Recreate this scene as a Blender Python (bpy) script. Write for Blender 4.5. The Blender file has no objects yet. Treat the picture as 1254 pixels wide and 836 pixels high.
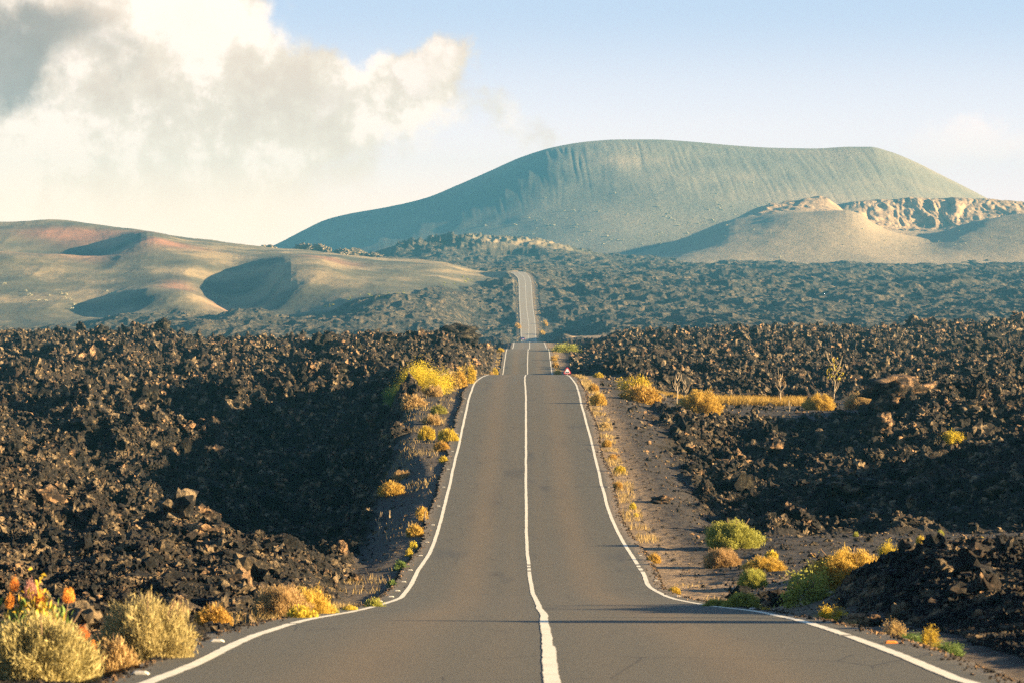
import bpy, math, random
import numpy as np
from mathutils import Vector, Matrix, Euler, noise as mnoise

random.seed(7)
rng = np.random.default_rng(11)
F = 4000.0; CX = 627.0; HY = 360.0          # focal length and horizon row in photograph pixels
scene = bpy.context.scene
COL = scene.collection
SUN_EL = math.radians(12.0)
SUN_DIR = Vector((math.cos(math.radians(-10)) * math.cos(SUN_EL), math.sin(math.radians(-10)) * math.cos(SUN_EL), math.sin(SUN_EL)))  # towards the sun: right, a bit behind the camera

# ------------------------------------------------------------------ noise (numpy)
def _hash(ix, iy, seed):
    h = (ix.astype(np.int64) * 374761393 + iy.astype(np.int64) * 668265263 + seed * 1442695041) & 0xFFFFFFFF
    h = ((h ^ (h >> 13)) * 1274126177) & 0xFFFFFFFF
    return ((h ^ (h >> 16)) & 0xFFFFFF).astype(np.float32) / 16777216.0
def vnoise(x, y, seed=0):
    ix = np.floor(x); iy = np.floor(y)
    fx = (x - ix).astype(np.float32); fy = (y - iy).astype(np.float32)
    fx = fx * fx * (3 - 2 * fx); fy = fy * fy * (3 - 2 * fy)
    a = _hash(ix, iy, seed); b = _hash(ix + 1, iy, seed); c = _hash(ix, iy + 1, seed); d = _hash(ix + 1, iy + 1, seed)
    return (a + (b - a) * fx) * (1 - fy) + (c + (d - c) * fx) * fy
def fbm(x, y, oct=4, seed=0, gain=0.5):
    s = 0; a = 1; t = 0
    for o in range(oct):
        s = s + a * (vnoise(x * 2 ** o + 17.3 * o, y * 2 ** o - 9.1 * o, seed + o) - 0.5); t += a; a *= gain
    return 2 * s / t
def ridged(x, y, oct=4, seed=0, gain=0.55):
    s = 0; a = 1; t = 0
    for o in range(oct):
        n = 1 - np.abs(2 * vnoise(x * 2 ** o + 31.7 * o, y * 2 ** o + 5.3 * o, seed + o) - 1)
        s = s + a * n * n; t += a; a *= gain
    return s / t
def cells(x, y, seed=0):
    """distance to the nearest jittered point, and that cell's random value"""
    ix = np.floor(x); iy = np.floor(y)
    best = np.full(x.shape, 9.0, np.float32); val = np.zeros(x.shape, np.float32)
    for dx in (-1, 0, 1):
        for dy in (-1, 0, 1):
            cx = ix + dx; cy = iy + dy
            px = cx + _hash(cx, cy, seed); py = cy + _hash(cx, cy, seed + 7)
            d = ((x - px) ** 2 + (y - py) ** 2).astype(np.float32)
            m = d < best
            best = np.where(m, d, best); val = np.where(m, _hash(cx, cy, seed + 13), val)
    return np.sqrt(best), val
def smooth(a, b, x):
    t = np.clip((x - a) / (b - a), 0, 1)
    return t * t * (3 - 2 * t)

# ------------------------------------------------------------------ the road, measured
# distance, row of the surface, pixel column of left line, centre line, right line
ROAD = [(4, 0, 0, 0, 0), (12, 0, 0, 0, 0), (26.4, 832, 190, 673.5, 1176), (28, 821, 219, 672.5, 1149), (30, 807, 251, 671, 1117), (32.8, 791, 283, 670, 1075),
        (35.4, 779.7, 308.6, 669, 1043), (38.3, 770, 337, 668.3, 1015), (42, 761, 366, 667.3, 986), (47.1, 753.6, 401, 665.5, 953), (52.8, 748, 433, 662.5, 925),
        (66.5, 740, 466, 659, 862), (78, 731.5, 490, 655, 822), (82.5, 727, 495, 652.7, 811), (88, 718, 502, 650.5, 796), (97, 700, 511, 648, 786.5), (106, 680, 524, 646, 774), (115.5, 660, 533, 645, 761),
        (126, 632, 541, 644.4, 748), (137, 605, 548, 644, 740), (157, 565, 557, 644, 730), (176, 532, 564.5, 644.2, 722), (192, 504, 570.5, 644, 714.5), (213, 484, 575.5, 644, 709.5),
        (236, 470, 580.5, 643, 705), (256, 463, 588, 642.6, 700), (275, 459.2, 596, 643.6, 695.4), (290, 458.6, 600, 644.5, 690),
        (320, 466, 601, 646, 686), (360, 472, 606, 646, 682), (400, 467, 611, 646, 678), (433, 457.4, 615.8, 646, 676), (465, 442, 618, 646, 674), (500, 427.8, 620.6, 646.8, 672),
        (560, 431, 624, 648, 671), (634, 427, 627.8, 648.5, 669.3), (703, 419.4, 629.5, 648.5, 666.5), (800, 428, 632, 648, 664), (1000, 432, 636, 648, 660), (1200, 427, 638, 647.5, 657.5),
        (1350, 421.5, 638.8, 647, 656.6), (1444, 417.5, 638.8, 646.6, 656.3), (1530, 397, 638, 647.5, 655.3), (1605, 385, 637.3, 645.8, 653.8), (1677, 373, 636.6, 644.6, 652.1),
        (1745, 361, 636.1, 643.8, 651.2), (1815, 349, 635.8, 643.6, 650.6), (1865, 341.7, 635, 642.6, 649.2), (1900, 336.5, 630.6, 639, 646), (1925, 333.4, 624, 633, 641), (1950, 332.4, 613, 622, 631), (1980, 333, 595, 604, 613), (2010, 335, 570, 579, 588)]
RD = np.array([r[0] for r in ROAD], float)
_z = [-(r[1] - HY) * r[0] / F for r in ROAD]; _L = [(r[2] - CX) * r[0] / F for r in ROAD]; _C = [(r[3] - CX) * r[0] / F for r in ROAD]; _R = [(r[4] - CX) * r[0] / F for r in ROAD]
s0 = (_z[3] - _z[2]) / (RD[3] - RD[2]); s0 = -0.083
for i, d in ((0, 4), (1, 12)):
    _z[i] = _z[2] + (d - RD[2]) * s0; _L[i] = _L[2]; _C[i] = _C[2]; _R[i] = _R[2]
def _pchip(x, y):
    x = np.array(x, float); y = np.array(y, float); h = np.diff(x); dl = np.diff(y) / h
    m = np.zeros_like(y); m[0] = dl[0]; m[-1] = dl[-1]
    for i in range(1, len(x) - 1):
        if dl[i - 1] * dl[i] > 0:
            w1 = 2 * h[i] + h[i - 1]; w2 = h[i] + 2 * h[i - 1]; m[i] = (w1 + w2) / (w1 / dl[i - 1] + w2 / dl[i])
    def f(q):
        q = np.clip(np.asarray(q, float), x[0], x[-1]); k = np.clip(np.searchsorted(x, q) - 1, 0, len(x) - 2)
        t = (q - x[k]) / h[k]; t2 = t * t; t3 = t2 * t
        return (2 * t3 - 3 * t2 + 1) * y[k] + (t3 - 2 * t2 + t) * h[k] * m[k] + (-2 * t3 + 3 * t2) * y[k + 1] + (t3 - t2) * h[k] * m[k + 1]
    return f
zr, Lr, Cr, Rr = (_pchip(RD, v) for v in (_z, _L, _C, _R))
def left_edge(d): return Lr(d) - 0.48 - 0.10 * np.sin(d * 0.21) * np.sin(d * 0.067)
def right_edge(d): return Rr(d) + 0.42 + 0.08 * np.sin(d * 0.17 + 2)

# ------------------------------------------------------------------ terrain profiles: column -> {distance: row}
def prof(s):
    out = []
    for tok in s.replace('\n', ' ').split(','):
        a, b = tok.split(':'); out.append((float(a), float(b)))
    return out
FARL = '800:430,1000:425,1200:414,'
FARR = '800:428,950:424,1100:412,'
RIDGE_END = ',3400:330,5200:345'
TAB = {
 -900: '12:900,20:780,30:740,45:710,70:670,110:640,200:540,330:460,480:412,600:425,' + FARL + '1550:400,1700:370,1900:330,2050:300,2250:315,2450:285,2700:300' + RIDGE_END,
 -300: '12:1150,20:880,30:800,45:760,70:710,110:648,200:540,330:460,480:412,600:425,' + FARL + '1550:400,1700:370,1900:330,2050:300,2250:312,2450:272,2700:300' + RIDGE_END,
 0:  '12:1500,20:1000,26:850,30:815,35:800,45:775,55:745,70:712,90:678,110:648,130:618,160:578,200:538,240:503,280:478,330:458,380:442,430:426,470:412,510:408,600:427,' + FARL + '1400:404,1550:403,1620:393,1700:375,1800:350,1900:328,2000:306,2080:312,2200:312,2330:290,2450:270,2600:285,3000:330' + RIDGE_END,
 60: '12:1500,20:1010,26:850,30:818,35:802,45:775,55:748,70:716,90:680,110:650,130:621,160:581,200:541,240:506,280:480,330:458,380:440,430:424,470:408,510:404,600:425,' + FARL + '1400:402,1550:401,1620:390,1700:372,1800:350,1900:330,2000:309,2100:321,2220:317,2330:293,2450:267,2600:285,3000:330' + RIDGE_END,
 120: '12:1500,20:1030,26:860,30:822,35:805,45:776,55:748,70:712,90:672,105:645,120:644,150:634,170:604,190:574,210:546,240:512,280:480,330:458,380:440,430:424,470:406,510:403,600:425,' + FARL + '1400:401,1580:392,1650:385,1750:362,1850:340,1950:322,2030:312,2130:322,2230:316,2330:294,2430:274,2600:295,3000:335' + RIDGE_END,
 180: '12:1500,20:1050,26:870,30:830,35:808,45:778,55:745,70:706,88:664,100:650,120:664,150:656,172:622,190:588,208:560,226:536,240:520,252:504,280:484,330:460,380:442,430:424,480:402,510:402,600:425,' + FARL + '1400:399,1580:389,1640:368,1680:354,1750:352,1850:335,1950:315,2050:297,2100:290,2200:287,2400:282,2600:300,3000:335' + RIDGE_END,
 220: '12:1500,20:1050,26:880,35:803,45:777,55:745,70:710,88:672,100:658,120:674,150:672,175:642,192:612,212:576,228:547,240:526,252:506,280:486,330:462,380:444,430:430,480:408,520:409,600:427,' + FARL + '1400:398,1580:389,1640:362,1680:355,1750:350,1850:335,1950:317,2050:304,2150:298,2300:293,2400:290,2600:304,3000:335' + RIDGE_END,
 260: '12:1500,20:1060,26:890,35:795,45:775,60:735,75:702,88:676,100:665,120:686,150:690,175:662,192:633,212:592,228:558,240:532,252:508,280:487,330:462,380:444,430:430,480:413,520:413,600:428,' + FARL + '1400:398,1580:388,1640:374,1680:372,1750:365,1850:347,1950:322,2050:308,2200:300,2350:294,2450:295,2600:308,3000:335' + RIDGE_END,
 290: '12:1500,20:1060,26:890,35:792,45:775,60:735,75:702,90:672,101:665,120:692,150:698,175:676,192:648,212:604,228:564,240:533,252:507,280:484,330:460,380:443,430:430,480:415,520:414,600:429,' + FARL + '1400:398,1580:387,1620:387,1680:386,1750:377,1850:352,1950:328,2050:312,2200:304,2350:298,2600:312,3000:335' + RIDGE_END,
 320: '12:1500,20:1060,26:890,36:790,45:774,60:735,75:704,90:673,101:665,120:694,150:698,175:675,192:647,212:602,228:561,240:530,252:504,280:480,330:456,380:442,430:430,480:415,520:414,600:429,' + FARL + '1400:397,1580:387,1680:378,1750:366,1850:340,1950:320,2050:312,2200:306,2320:302,2600:316,3000:325' + RIDGE_END,
 345: '12:1500,20:1060,26:890,38:785,46:770,60:736,75:706,90:677,101:669,120:696,150:698,175:673,192:645,212:600,228:558,240:527,252:501,280:477,330:454,380:441,430:430,480:416,520:414,600:429,' + FARL + '1400:397,1580:387,1640:376,1700:350,1760:331,1850:319,1950:313,2100:309,2300:305,2600:318,3000:322' + RIDGE_END,
 380: '12:1500,26:900,38:792,46:770,60:738,75:712,90:690,104:690,120:702,150:696,175:668,192:640,212:594,228:553,242:518,256:492,280:473,330:452,380:440,430:429,480:416,520:414,600:430,' + FARL + '1400:396,1580:385,1620:375,1680:352,1740:333,1800:323,1900:316,2050:311,2300:306,2500:314,2700:322,3000:322' + RIDGE_END,
 430: '12:1500,26:1000,45:800,55:765,65:742,78:728,90:724,105:712,120:704,150:688,175:655,192:625,212:580,228:543,242:510,256:487,275:473,310:454,350:440,400:430,450:422,500:413,540:412,600:430,' + FARL + '1400:394,1500:384,1580:372,1650:358,1720:343,1800:332,1900:325,2050:316,2200:313,2400:316,2700:320,3000:322' + RIDGE_END,
 480: '12:1500,26:1000,60:800,78:752,90:738,105:718,120:702,150:674,175:635,192:602,212:560,228:528,242:500,265:475,300:455,350:441,400:430,450:418,500:410,540:410,600:430,' + FARL + '1400:390,1500:378,1600:363,1700:350,1800:338,1900:328,2050:319,2200:317,2400:320,2600:318,2750:301,2900:318,3100:322' + RIDGE_END,
 540: '12:1500,26:1100,78:770,90:748,105:718,120:700,137:675,157:645,180:605,200:566,220:528,242:495,265:472,300:455,350:440,400:428,440:415,475:406,520:409,570:420,620:428,' + FARL + '1400:393,1500:383,1600:371,1700:355,1800:342,1900:332,2000:325,2100:321,2300:322,2600:318,2750:290,2900:312,3100:322' + RIDGE_END,
 590: '12:1500,26:1200,90:760,105:722,120:692,137:657,157:616,180:577,200:545,240:500,265:476,300:462,350:455,400:446,433:436,470:424,500:414,540:420,600:432,700:430,' + FARL + '1400:412,1500:402,1600:387,1700:371,1800:354,1900:341,2000:334,2200:330,2400:325,2600:318,2750:286,2900:310,3100:322' + RIDGE_END,
 650: '12:1500,26:1200,97:725,120:670,157:590,200:515,240:478,282:466,350:465,433:456,500:434,560:432,634:427,700:420,' + FARR + '1250:425,1350:423,1444:419,1530:399,1605:387,1677:375,1745:363,1815:351,1900:338,2000:334,2200:330,2400:325,2600:318,2750:289,2900:310,3100:322' + RIDGE_END,
 700: '12:1500,26:1200,97:722,120:668,157:586,200:512,240:476,282:465,310:470,350:465,400:458,433:453,470:443,500:432,560:428,634:424,700:416,' + FARR + '1300:414,1444:411,1530:397,1605:385,1700:369,1800:355,2000:342,2300:330,2550:321,2750:302,2900:314,3100:320' + RIDGE_END,
 750: '12:1500,26:1200,70:752,80:742,100:702,115:664,137:614,157:576,197:513,230:482,260:470,282:462,310:460,350:452,400:442,450:428,500:418,560:409,620:405,700:414,' + FARR + '1300:400,1450:391,1600:377,1800:356,2000:342,2300:330,2550:321,2800:315,3000:316' + RIDGE_END,
 820: '12:1500,26:1200,45:800,62:752,70:740,80:722,90:703,100:683,112:660,125:641,137:620,157:584,175:553,197:518,230:493,260:485,300:470,350:455,400:443,450:430,500:416,560:405,620:400,700:410,' + FARR + '1300:397,1450:388,1600:376,1800:356,2000:343,2300:331,2600:323,3000:317' + RIDGE_END,
 880: '12:1500,26:1100,40:800,55:757,66:741,75:728,85:708,95:692,104:680,110:672,118:664,128:660,140:641,155:613,170:588,185:562,200:536,215:512,230:500,260:492,300:473,350:456,400:443,450:430,500:415,560:404,620:399,700:408,' + FARR + '1300:396,1450:387,1600:375,1800:356,2000:343,2300:331,2600:324,3000:318' + RIDGE_END,
 950: '12:1500,26:1000,38:810,45:765,52:745,60:733,68:728,76:722,85:712,95:698,106:680,119:655,130:660,145:640,160:608,175:580,190:554,205:530,218:508,230:502,260:493,300:473,350:456,400:443,450:430,500:414,560:403,620:398,700:406,' + FARR + '1300:396,1450:387,1600:375,1800:356,2000:343,2300:331,2600:324,3000:318' + RIDGE_END,
 1050: '12:1500,24:960,30:840,38:795,45:752,50:727,55:710,60:697,66:702,75:720,85:715,95:699,106:680,119:654,128:656,138:642,150:612,165:584,180:557,200:528,215:508,230:502,260:493,300:473,350:456,400:443,450:430,500:414,560:402,620:396,700:405,' + FARR + '1300:395,1450:386,1600:374,1800:356,2000:343,2300:332,2600:324,3000:318' + RIDGE_END,
 1150: '12:1400,24:930,30:830,36:795,42:753,48:716,55:690,62:695,72:715,85:715,95:700,106:680,119:653,127:652,137:628,150:594,165:560,180:530,195:500,205:484,215:482,230:488,260:480,300:467,350:454,400:442,450:429,500:413,560:400,620:393,700:403,' + FARR + '1300:394,1450:385,1600:373,1800:356,2000:343,2300:333,2600:325,3000:320' + RIDGE_END,
 1254: '12:1300,22:930,26:850,30:800,36:780,42:742,50:698,56:681,64:692,75:715,85:715,95:700,106:678,119:650,126:648,136:620,150:586,165:556,180:526,200:495,215:485,230:485,260:478,300:466,350:453,400:440,450:427,500:411,560:398,620:391,700:402,' + FARR + '1300:394,1450:385,1600:373,1800:356,2000:344,2300:334,2600:325,3000:320' + RIDGE_END,
 1400: '12:1150,20:900,26:870,33:792,40:742,48:704,55:686,65:690,80:715,106:680,117:645,126:570,140:530,165:525,200:495,230:485,300:466,400:440,500:411,620:390,700:400,' + FARR + '1300:394,1600:373,2000:345,2600:325,3000:320' + RIDGE_END,
 1700: '12:900,20:880,26:865,33:788,40:738,50:692,65:690,80:690,106:640,117:560,126:500,140:470,165:490,200:480,300:466,500:411,620:390,' + FARR + '1300:394,1600:373,2000:345,2600:325' + RIDGE_END,
 2600: '12:700,20:780,26:840,33:775,40:725,50:685,65:690,106:540,126:450,140:450,165:470,200:470,300:466,500:411,620:390,' + FARR + '1300:394,1600:373,2000:345,2600:325' + RIDGE_END,
}
NLD = 900; LD0 = math.log(4.0); LD1 = math.log(5200.0)
def make_grid(tab, d0, d1, n, sig):
    cols = sorted(tab); g = np.zeros((len(cols), n)); q = np.exp(np.linspace(math.log(d0), math.log(d1), n))
    for k, c in enumerate(cols):
        p = prof(tab[c]); xs = [math.log(a) for a, b in p]; ys = [b for a, b in p]
        f = _pchip(xs, ys); rows = f(np.log(q))
        z = -(rows - HY) * q / F
        near = q < p[0][0]
        if near.any():
            z[near] = z[~near][0] + (q[near] - p[0][0]) * s0
        g[k] = z
    # resample the columns evenly (8 px) with a smooth interpolation
    px = np.arange(cols[0], cols[-1] + 1, 8.0); G = np.zeros((len(px), n))
    for j in range(n): G[:, j] = _pchip(cols, g[:, j])(px)
    k = np.exp(-0.5 * (np.arange(-12, 13) / sig) ** 2); k /= k.sum()
    G = np.pad(G, ((12, 12), (0, 0)), mode='edge')
    G = sum(k[i] * G[i:i + len(px)] for i in range(25))
    kk = np.exp(-0.5 * (np.arange(-6, 7) / 1.6) ** 2); kk /= kk.sum()
    P = np.pad(G, ((0, 0), (6, 6)), mode='edge'); G = sum(kk[i] * P[:, i:i + n] for i in range(13))
    return px, G
TPX, TG = make_grid(TAB, 4.0, 5200.0, NLD, 1.3)
def bil(px, G, d0, d1, n, X, Y):
    p = np.clip((X / Y * F + CX - px[0]) / 8.0, 0, len(px) - 1.001)
    q = np.clip((np.log(Y) - math.log(d0)) / (math.log(d1) - math.log(d0)) * (n - 1), 0, n - 1.001)
    i = p.astype(int); j = q.astype(int); u = p - i; v = q - j
    return (G[i, j] * (1 - u) + G[i + 1, j] * u) * (1 - v) + (G[i, j + 1] * (1 - u) + G[i + 1, j + 1] * u) * v
def px_of(X, Y): return X / Y * F + CX

def zones(X, Y):
    """masks: how rough (lava), sand (dunes), gravel corridor"""
    px = px_of(X, Y)
    sL = left_edge(Y) - X; sR = X - right_edge(Y)          # metres outside the paving
    s = np.where(X < Cr(Y), sL, sR)
    s = np.where(Y > 2010, 99, s)
    n = fbm(X / 3.1, Y / 5.0, 3, 5)
    # dunes: in front of their foot line it is lava
    foot = np.interp(px, [-900, 0, 70, 100, 150, 330, 400, 440, 500, 560, 600, 640, 641, 3000], [1560, 1560, 1565, 1590, 1590, 1590, 1560, 1600, 1640, 1760, 1850, 1960, 9e9, 9e9])
    back = np.interp(px, [-900, 300, 400, 500, 600, 640], [2900, 2900, 2500, 2260, 2080, 1990])
    jit = 25 * fbm(X / 14, Y / 50, 3, 9)
    sand = smooth(-12, 12, Y - foot + jit) * (1 - smooth(-20, 60, Y - back + 3 * jit))
    sand = np.maximum(sand, smooth(2640, 2690, Y + 0.8 * jit) * smooth(556, 590, px + jit) * (1 - smooth(715, 750, px)) * (1 - smooth(2860, 2900, Y)))
    # roadside cinder
    wl = np.interp(Y, [20, 60, 78, 95, 120, 200, 240, 300, 420, 520, 900, 2000], [0.25, 0.35, 0.7, 1.2, 2.2, 3.0, 1.8, 0.8, 1.0, 1.0, 2.0, 2.0])
    wr = np.interp(Y, [20, 40, 58, 66, 90, 115, 150, 200, 235, 262, 290, 420, 520, 900, 2000], [0.5, 0.8, 1.0, 2.6, 3.6, 3.6, 3.0, 3.4, 5.0, 7.0, 3.0, 1.6, 2.0, 3.0, 3.0])
    w = np.where(X < Cr(Y), wl, wr) * (1 + 0.35 * n)
    cor = 1 - smooth(0.0, 1.0, (s - w) / (0.25 + 0.35 * w))
    # dirt track on the right, and the cinder bench above it
    track = smooth(92, 95, Y + 0.8 * n) * (1 - smooth(118.0, 120.5, Y + 0.8 * n)) * smooth(2.0, 4.0, sR)
    bench = smooth(203, 216, Y + 5 * n) * (1 - smooth(262, 275, Y + 5 * n)) * smooth(0, 2, sR) * (1 - smooth(1078, 1112, px + 15 * n))
    tan = smooth(1015, 1060, Y) * (1 - smooth(1120, 1180, Y)) * smooth(690, 705, px) * (1 - smooth(745, 760, px))
    flat = np.maximum(np.maximum(cor, track), np.maximum(bench, tan))
    rough = (1 - flat) * (1 - sand)
    return px, s, rough, sand, flat, track, bench, cor

def base_z(X, Y):
    z = bil(TPX, TG, 4.0, 5200.0, NLD, X, Y) - np.interp(Y, [400, 470, 650, 720], [0, 1.3, 1.5, 0])
    z = z + 2.6 * np.exp(-((X + 5.4) / 1.1) ** 2 - ((Y - 146) / 9.0) ** 2)
    sL = left_edge(Y) - X; sR = X - right_edge(Y)
    s = np.where(X < Cr(Y), sL, sR)
    wl = np.interp(Y, [20, 60, 90, 130, 220, 300, 600, 2000], [1.8, 2.2, 3.6, 4.5, 4.0, 2.5, 4, 8])
    wr = np.interp(Y, [20, 60, 90, 130, 220, 300, 420, 650, 800, 2000], [1.6, 2.6, 4.0, 5.0, 5.0, 6.0, 14.0, 14.0, 8, 13])
    lip = np.where(X < Cr(Y), np.interp(Y, [148, 172, 238, 262], [0.25, 2.0, 3.2, 0.4]), np.interp(Y, [20, 60, 80, 130, 240, 400], [0.35, 0.4, 0.8, 1.5, 1.2, 0.4]))
    t = smooth(0, 1, (s - lip) / np.where(X < Cr(Y), wl, wr))
    t = np.where(Y > 2010, 1, t)
    zz = zr(np.minimum(Y, 2010)) - 0.10
    out = zz * (1 - t) + z * t
    return np.where((s < 0.02) & (Y < 2010), np.minimum(out, zr(np.minimum(Y, 2010)) - 0.12), out)

def land(X, Y, fine=True):
    px, s, rough, sand, flat, track, bench, cor = zones(X, Y)
    z = base_z(X, Y)
    far = smooth(700, 1300, Y)
    nearw = 1 - far
    A = rough
    # broad hummocks and hollows
    h = A * nearw * (0.55 * fbm(X / 6.5, Y / 9.0, 3, 21) + 0.55 * (ridged(X / 4.2, Y / 7.0, 3, 33) - 0.45)) * np.interp(Y, [20, 50, 65, 105, 150, 400, 700], [0.22, 0.32, 0.6, 1.2, 2.1, 2.4, 2.2]) * np.where(X > Cr(Y), np.interp(Y, [120, 140, 215, 260], [1, 0.6, 0.6, 1]), 1.0)
    h = h + A * nearw * 0.9 * (ridged(X / 2.3, Y / 3.4, 2, 35) - 0.45) * np.interp(Y, [20, 60, 150, 400], [0.15, 0.35, 0.9, 1.3])
    h = h + A * far * (5.0 * fbm(X / 30.0, Y / 60.0, 4, 41) + 3.2 * (ridged(X / 16.0, Y / 30.0, 4, 43) - 0.45))
    h = h + A * smooth(900, 1400, Y) * 0.9 * (ridged(X / 3.4, Y / 9.0, 2, 47) - 0.45)
    edge = smooth(0.4, np.where(X > Cr(Y), np.interp(Y, [300, 430, 650, 750, 1200, 1450], [3, 14, 14, 5, 5, 12]), 3.0), np.where(Y > 2010, 99, s))
    z = z + h * edge
    hol = smooth(165, 200, Y) * (1 - smooth(250, 285, Y)) * smooth(40, 130, px) * (1 - smooth(400, 470, px))
    z = z + A * hol * (4.6 * np.clip(ridged(X / 5.5 + 3.3, Y / 13.0, 3, 131) - 0.42, 0, 1) + 1.2 * fbm(X / 2.4, Y / 4.0, 3, 135))
    mid = smooth(80, 110, Y) * (1 - smooth(430, 520, Y)) * np.where(X < Cr(Y), 1.0, 0.55)
    z = z + A * mid * edge * (2.2 * np.clip(ridged(X / 7.0 + 9.1, Y / 19.0, 3, 141) - 0.5, 0, 1) - 1.3 * np.clip(ridged(X / 5.0, Y / 15.0, 2, 151) - 0.62, 0, 1))
    if fine:
        n1 = ridged(X / 1.25 + 0.7 * vnoise(X, Y, 3), Y / 1.5, 4, 61, 0.6) - 0.4
        z = z + A * nearw * edge * n1 * np.interp(Y, [20, 60, 200, 500], [0.24, 0.42, 0.95, 1.3])
        c, v = cells(X / 0.9 + 0.5 * vnoise(X * 1.3, Y * 1.3, 8), Y / 0.9, 71)
        z = z + A * nearw * edge * np.clip(0.62 - c, 0, 1) * (0.15 + 0.75 * v) * np.interp(Y, [20, 60, 200, 500], [0.18, 0.35, 0.8, 1.1])
        nd = (1 - sand) * flat
        z = z + nd * 0.05 * fbm(X / 0.5, Y / 0.7, 3, 81) * smooth(0.1, 0.6, np.where(Y > 2010, 99, s))
        z = z + sand * (1.5 * (ridged(X / 42, Y / 110, 3, 91, 0.4) - 0.5) + 0.5 * fbm(X / 16, Y / 40, 2, 92) + 0.10 * fbm(X / 2.5, Y / 6, 2, 93))
        # the craggy end of the far low ridge
        crag = smooth(2640, 2720, Y) * (1 - smooth(2800, 2900, Y)) * smooth(470, 500, px) * (1 - smooth(720, 745, px))
        z = z + crag * (10 * np.where(px < 590, 1, 0.45) * (ridged(X / 9, Y / 16, 3, 97) - 0.5))
    return z

# ------------------------------------------------------------------ mesh helpers
def mesh_np(name, V, Fc, mats=None, attrs=None, smooth_shade=False, midx=None):
    me = bpy.data.meshes.new(name)
    V = np.asarray(V, np.float32); Fc = np.asarray(Fc, np.int32)
    me.vertices.add(len(V)); me.vertices.foreach_set('co', V.ravel())
    k = Fc.shape[1]
    me.loops.add(Fc.size); me.loops.foreach_set('vertex_index', Fc.ravel())
    me.polygons.add(len(Fc)); me.polygons.foreach_set('loop_start', np.arange(0, Fc.size, k, dtype=np.int32))
    me.polygons.foreach_set('loop_total', np.full(len(Fc), k, np.int32))
    if midx is not None: me.polygons.foreach_set('material_index', np.asarray(midx, np.int32))
    me.polygons.foreach_set('use_smooth', np.full(len(Fc), smooth_shade, bool))
    if attrs:
        for an, a in attrs.items():
            at = me.attributes.new(an, 'FLOAT', 'POINT'); at.data.foreach_set('value', np.asarray(a, np.float32).ravel())
    me.update(calc_edges=True)
    for m in (mats or []): me.materials.append(m)
    return me
def grid_faces(ni, nj):
    a = (np.arange(ni - 1)[:, None] * nj + np.arange(nj - 1)[None, :]).ravel()
    return np.stack([a, a + nj, a + nj + 1, a + 1], 1)
def link(name, me, parent=None):
    o = bpy.data.objects.new(name, me); COL.objects.link(o)
    if parent is not None: o.parent = parent
    return o
def tag(o, label=None, cat=None, group=None, kind=None):
    if label: o['label'] = label
    if cat: o['category'] = cat
    if group: o['group'] = group
    if kind: o['kind'] = kind
    return o
def copy_tree(o, parent=None):
    c = o.copy(); COL.objects.link(c); c.parent = parent
    for ch in list(o.children): copy_tree(ch, c)
    return c

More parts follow.
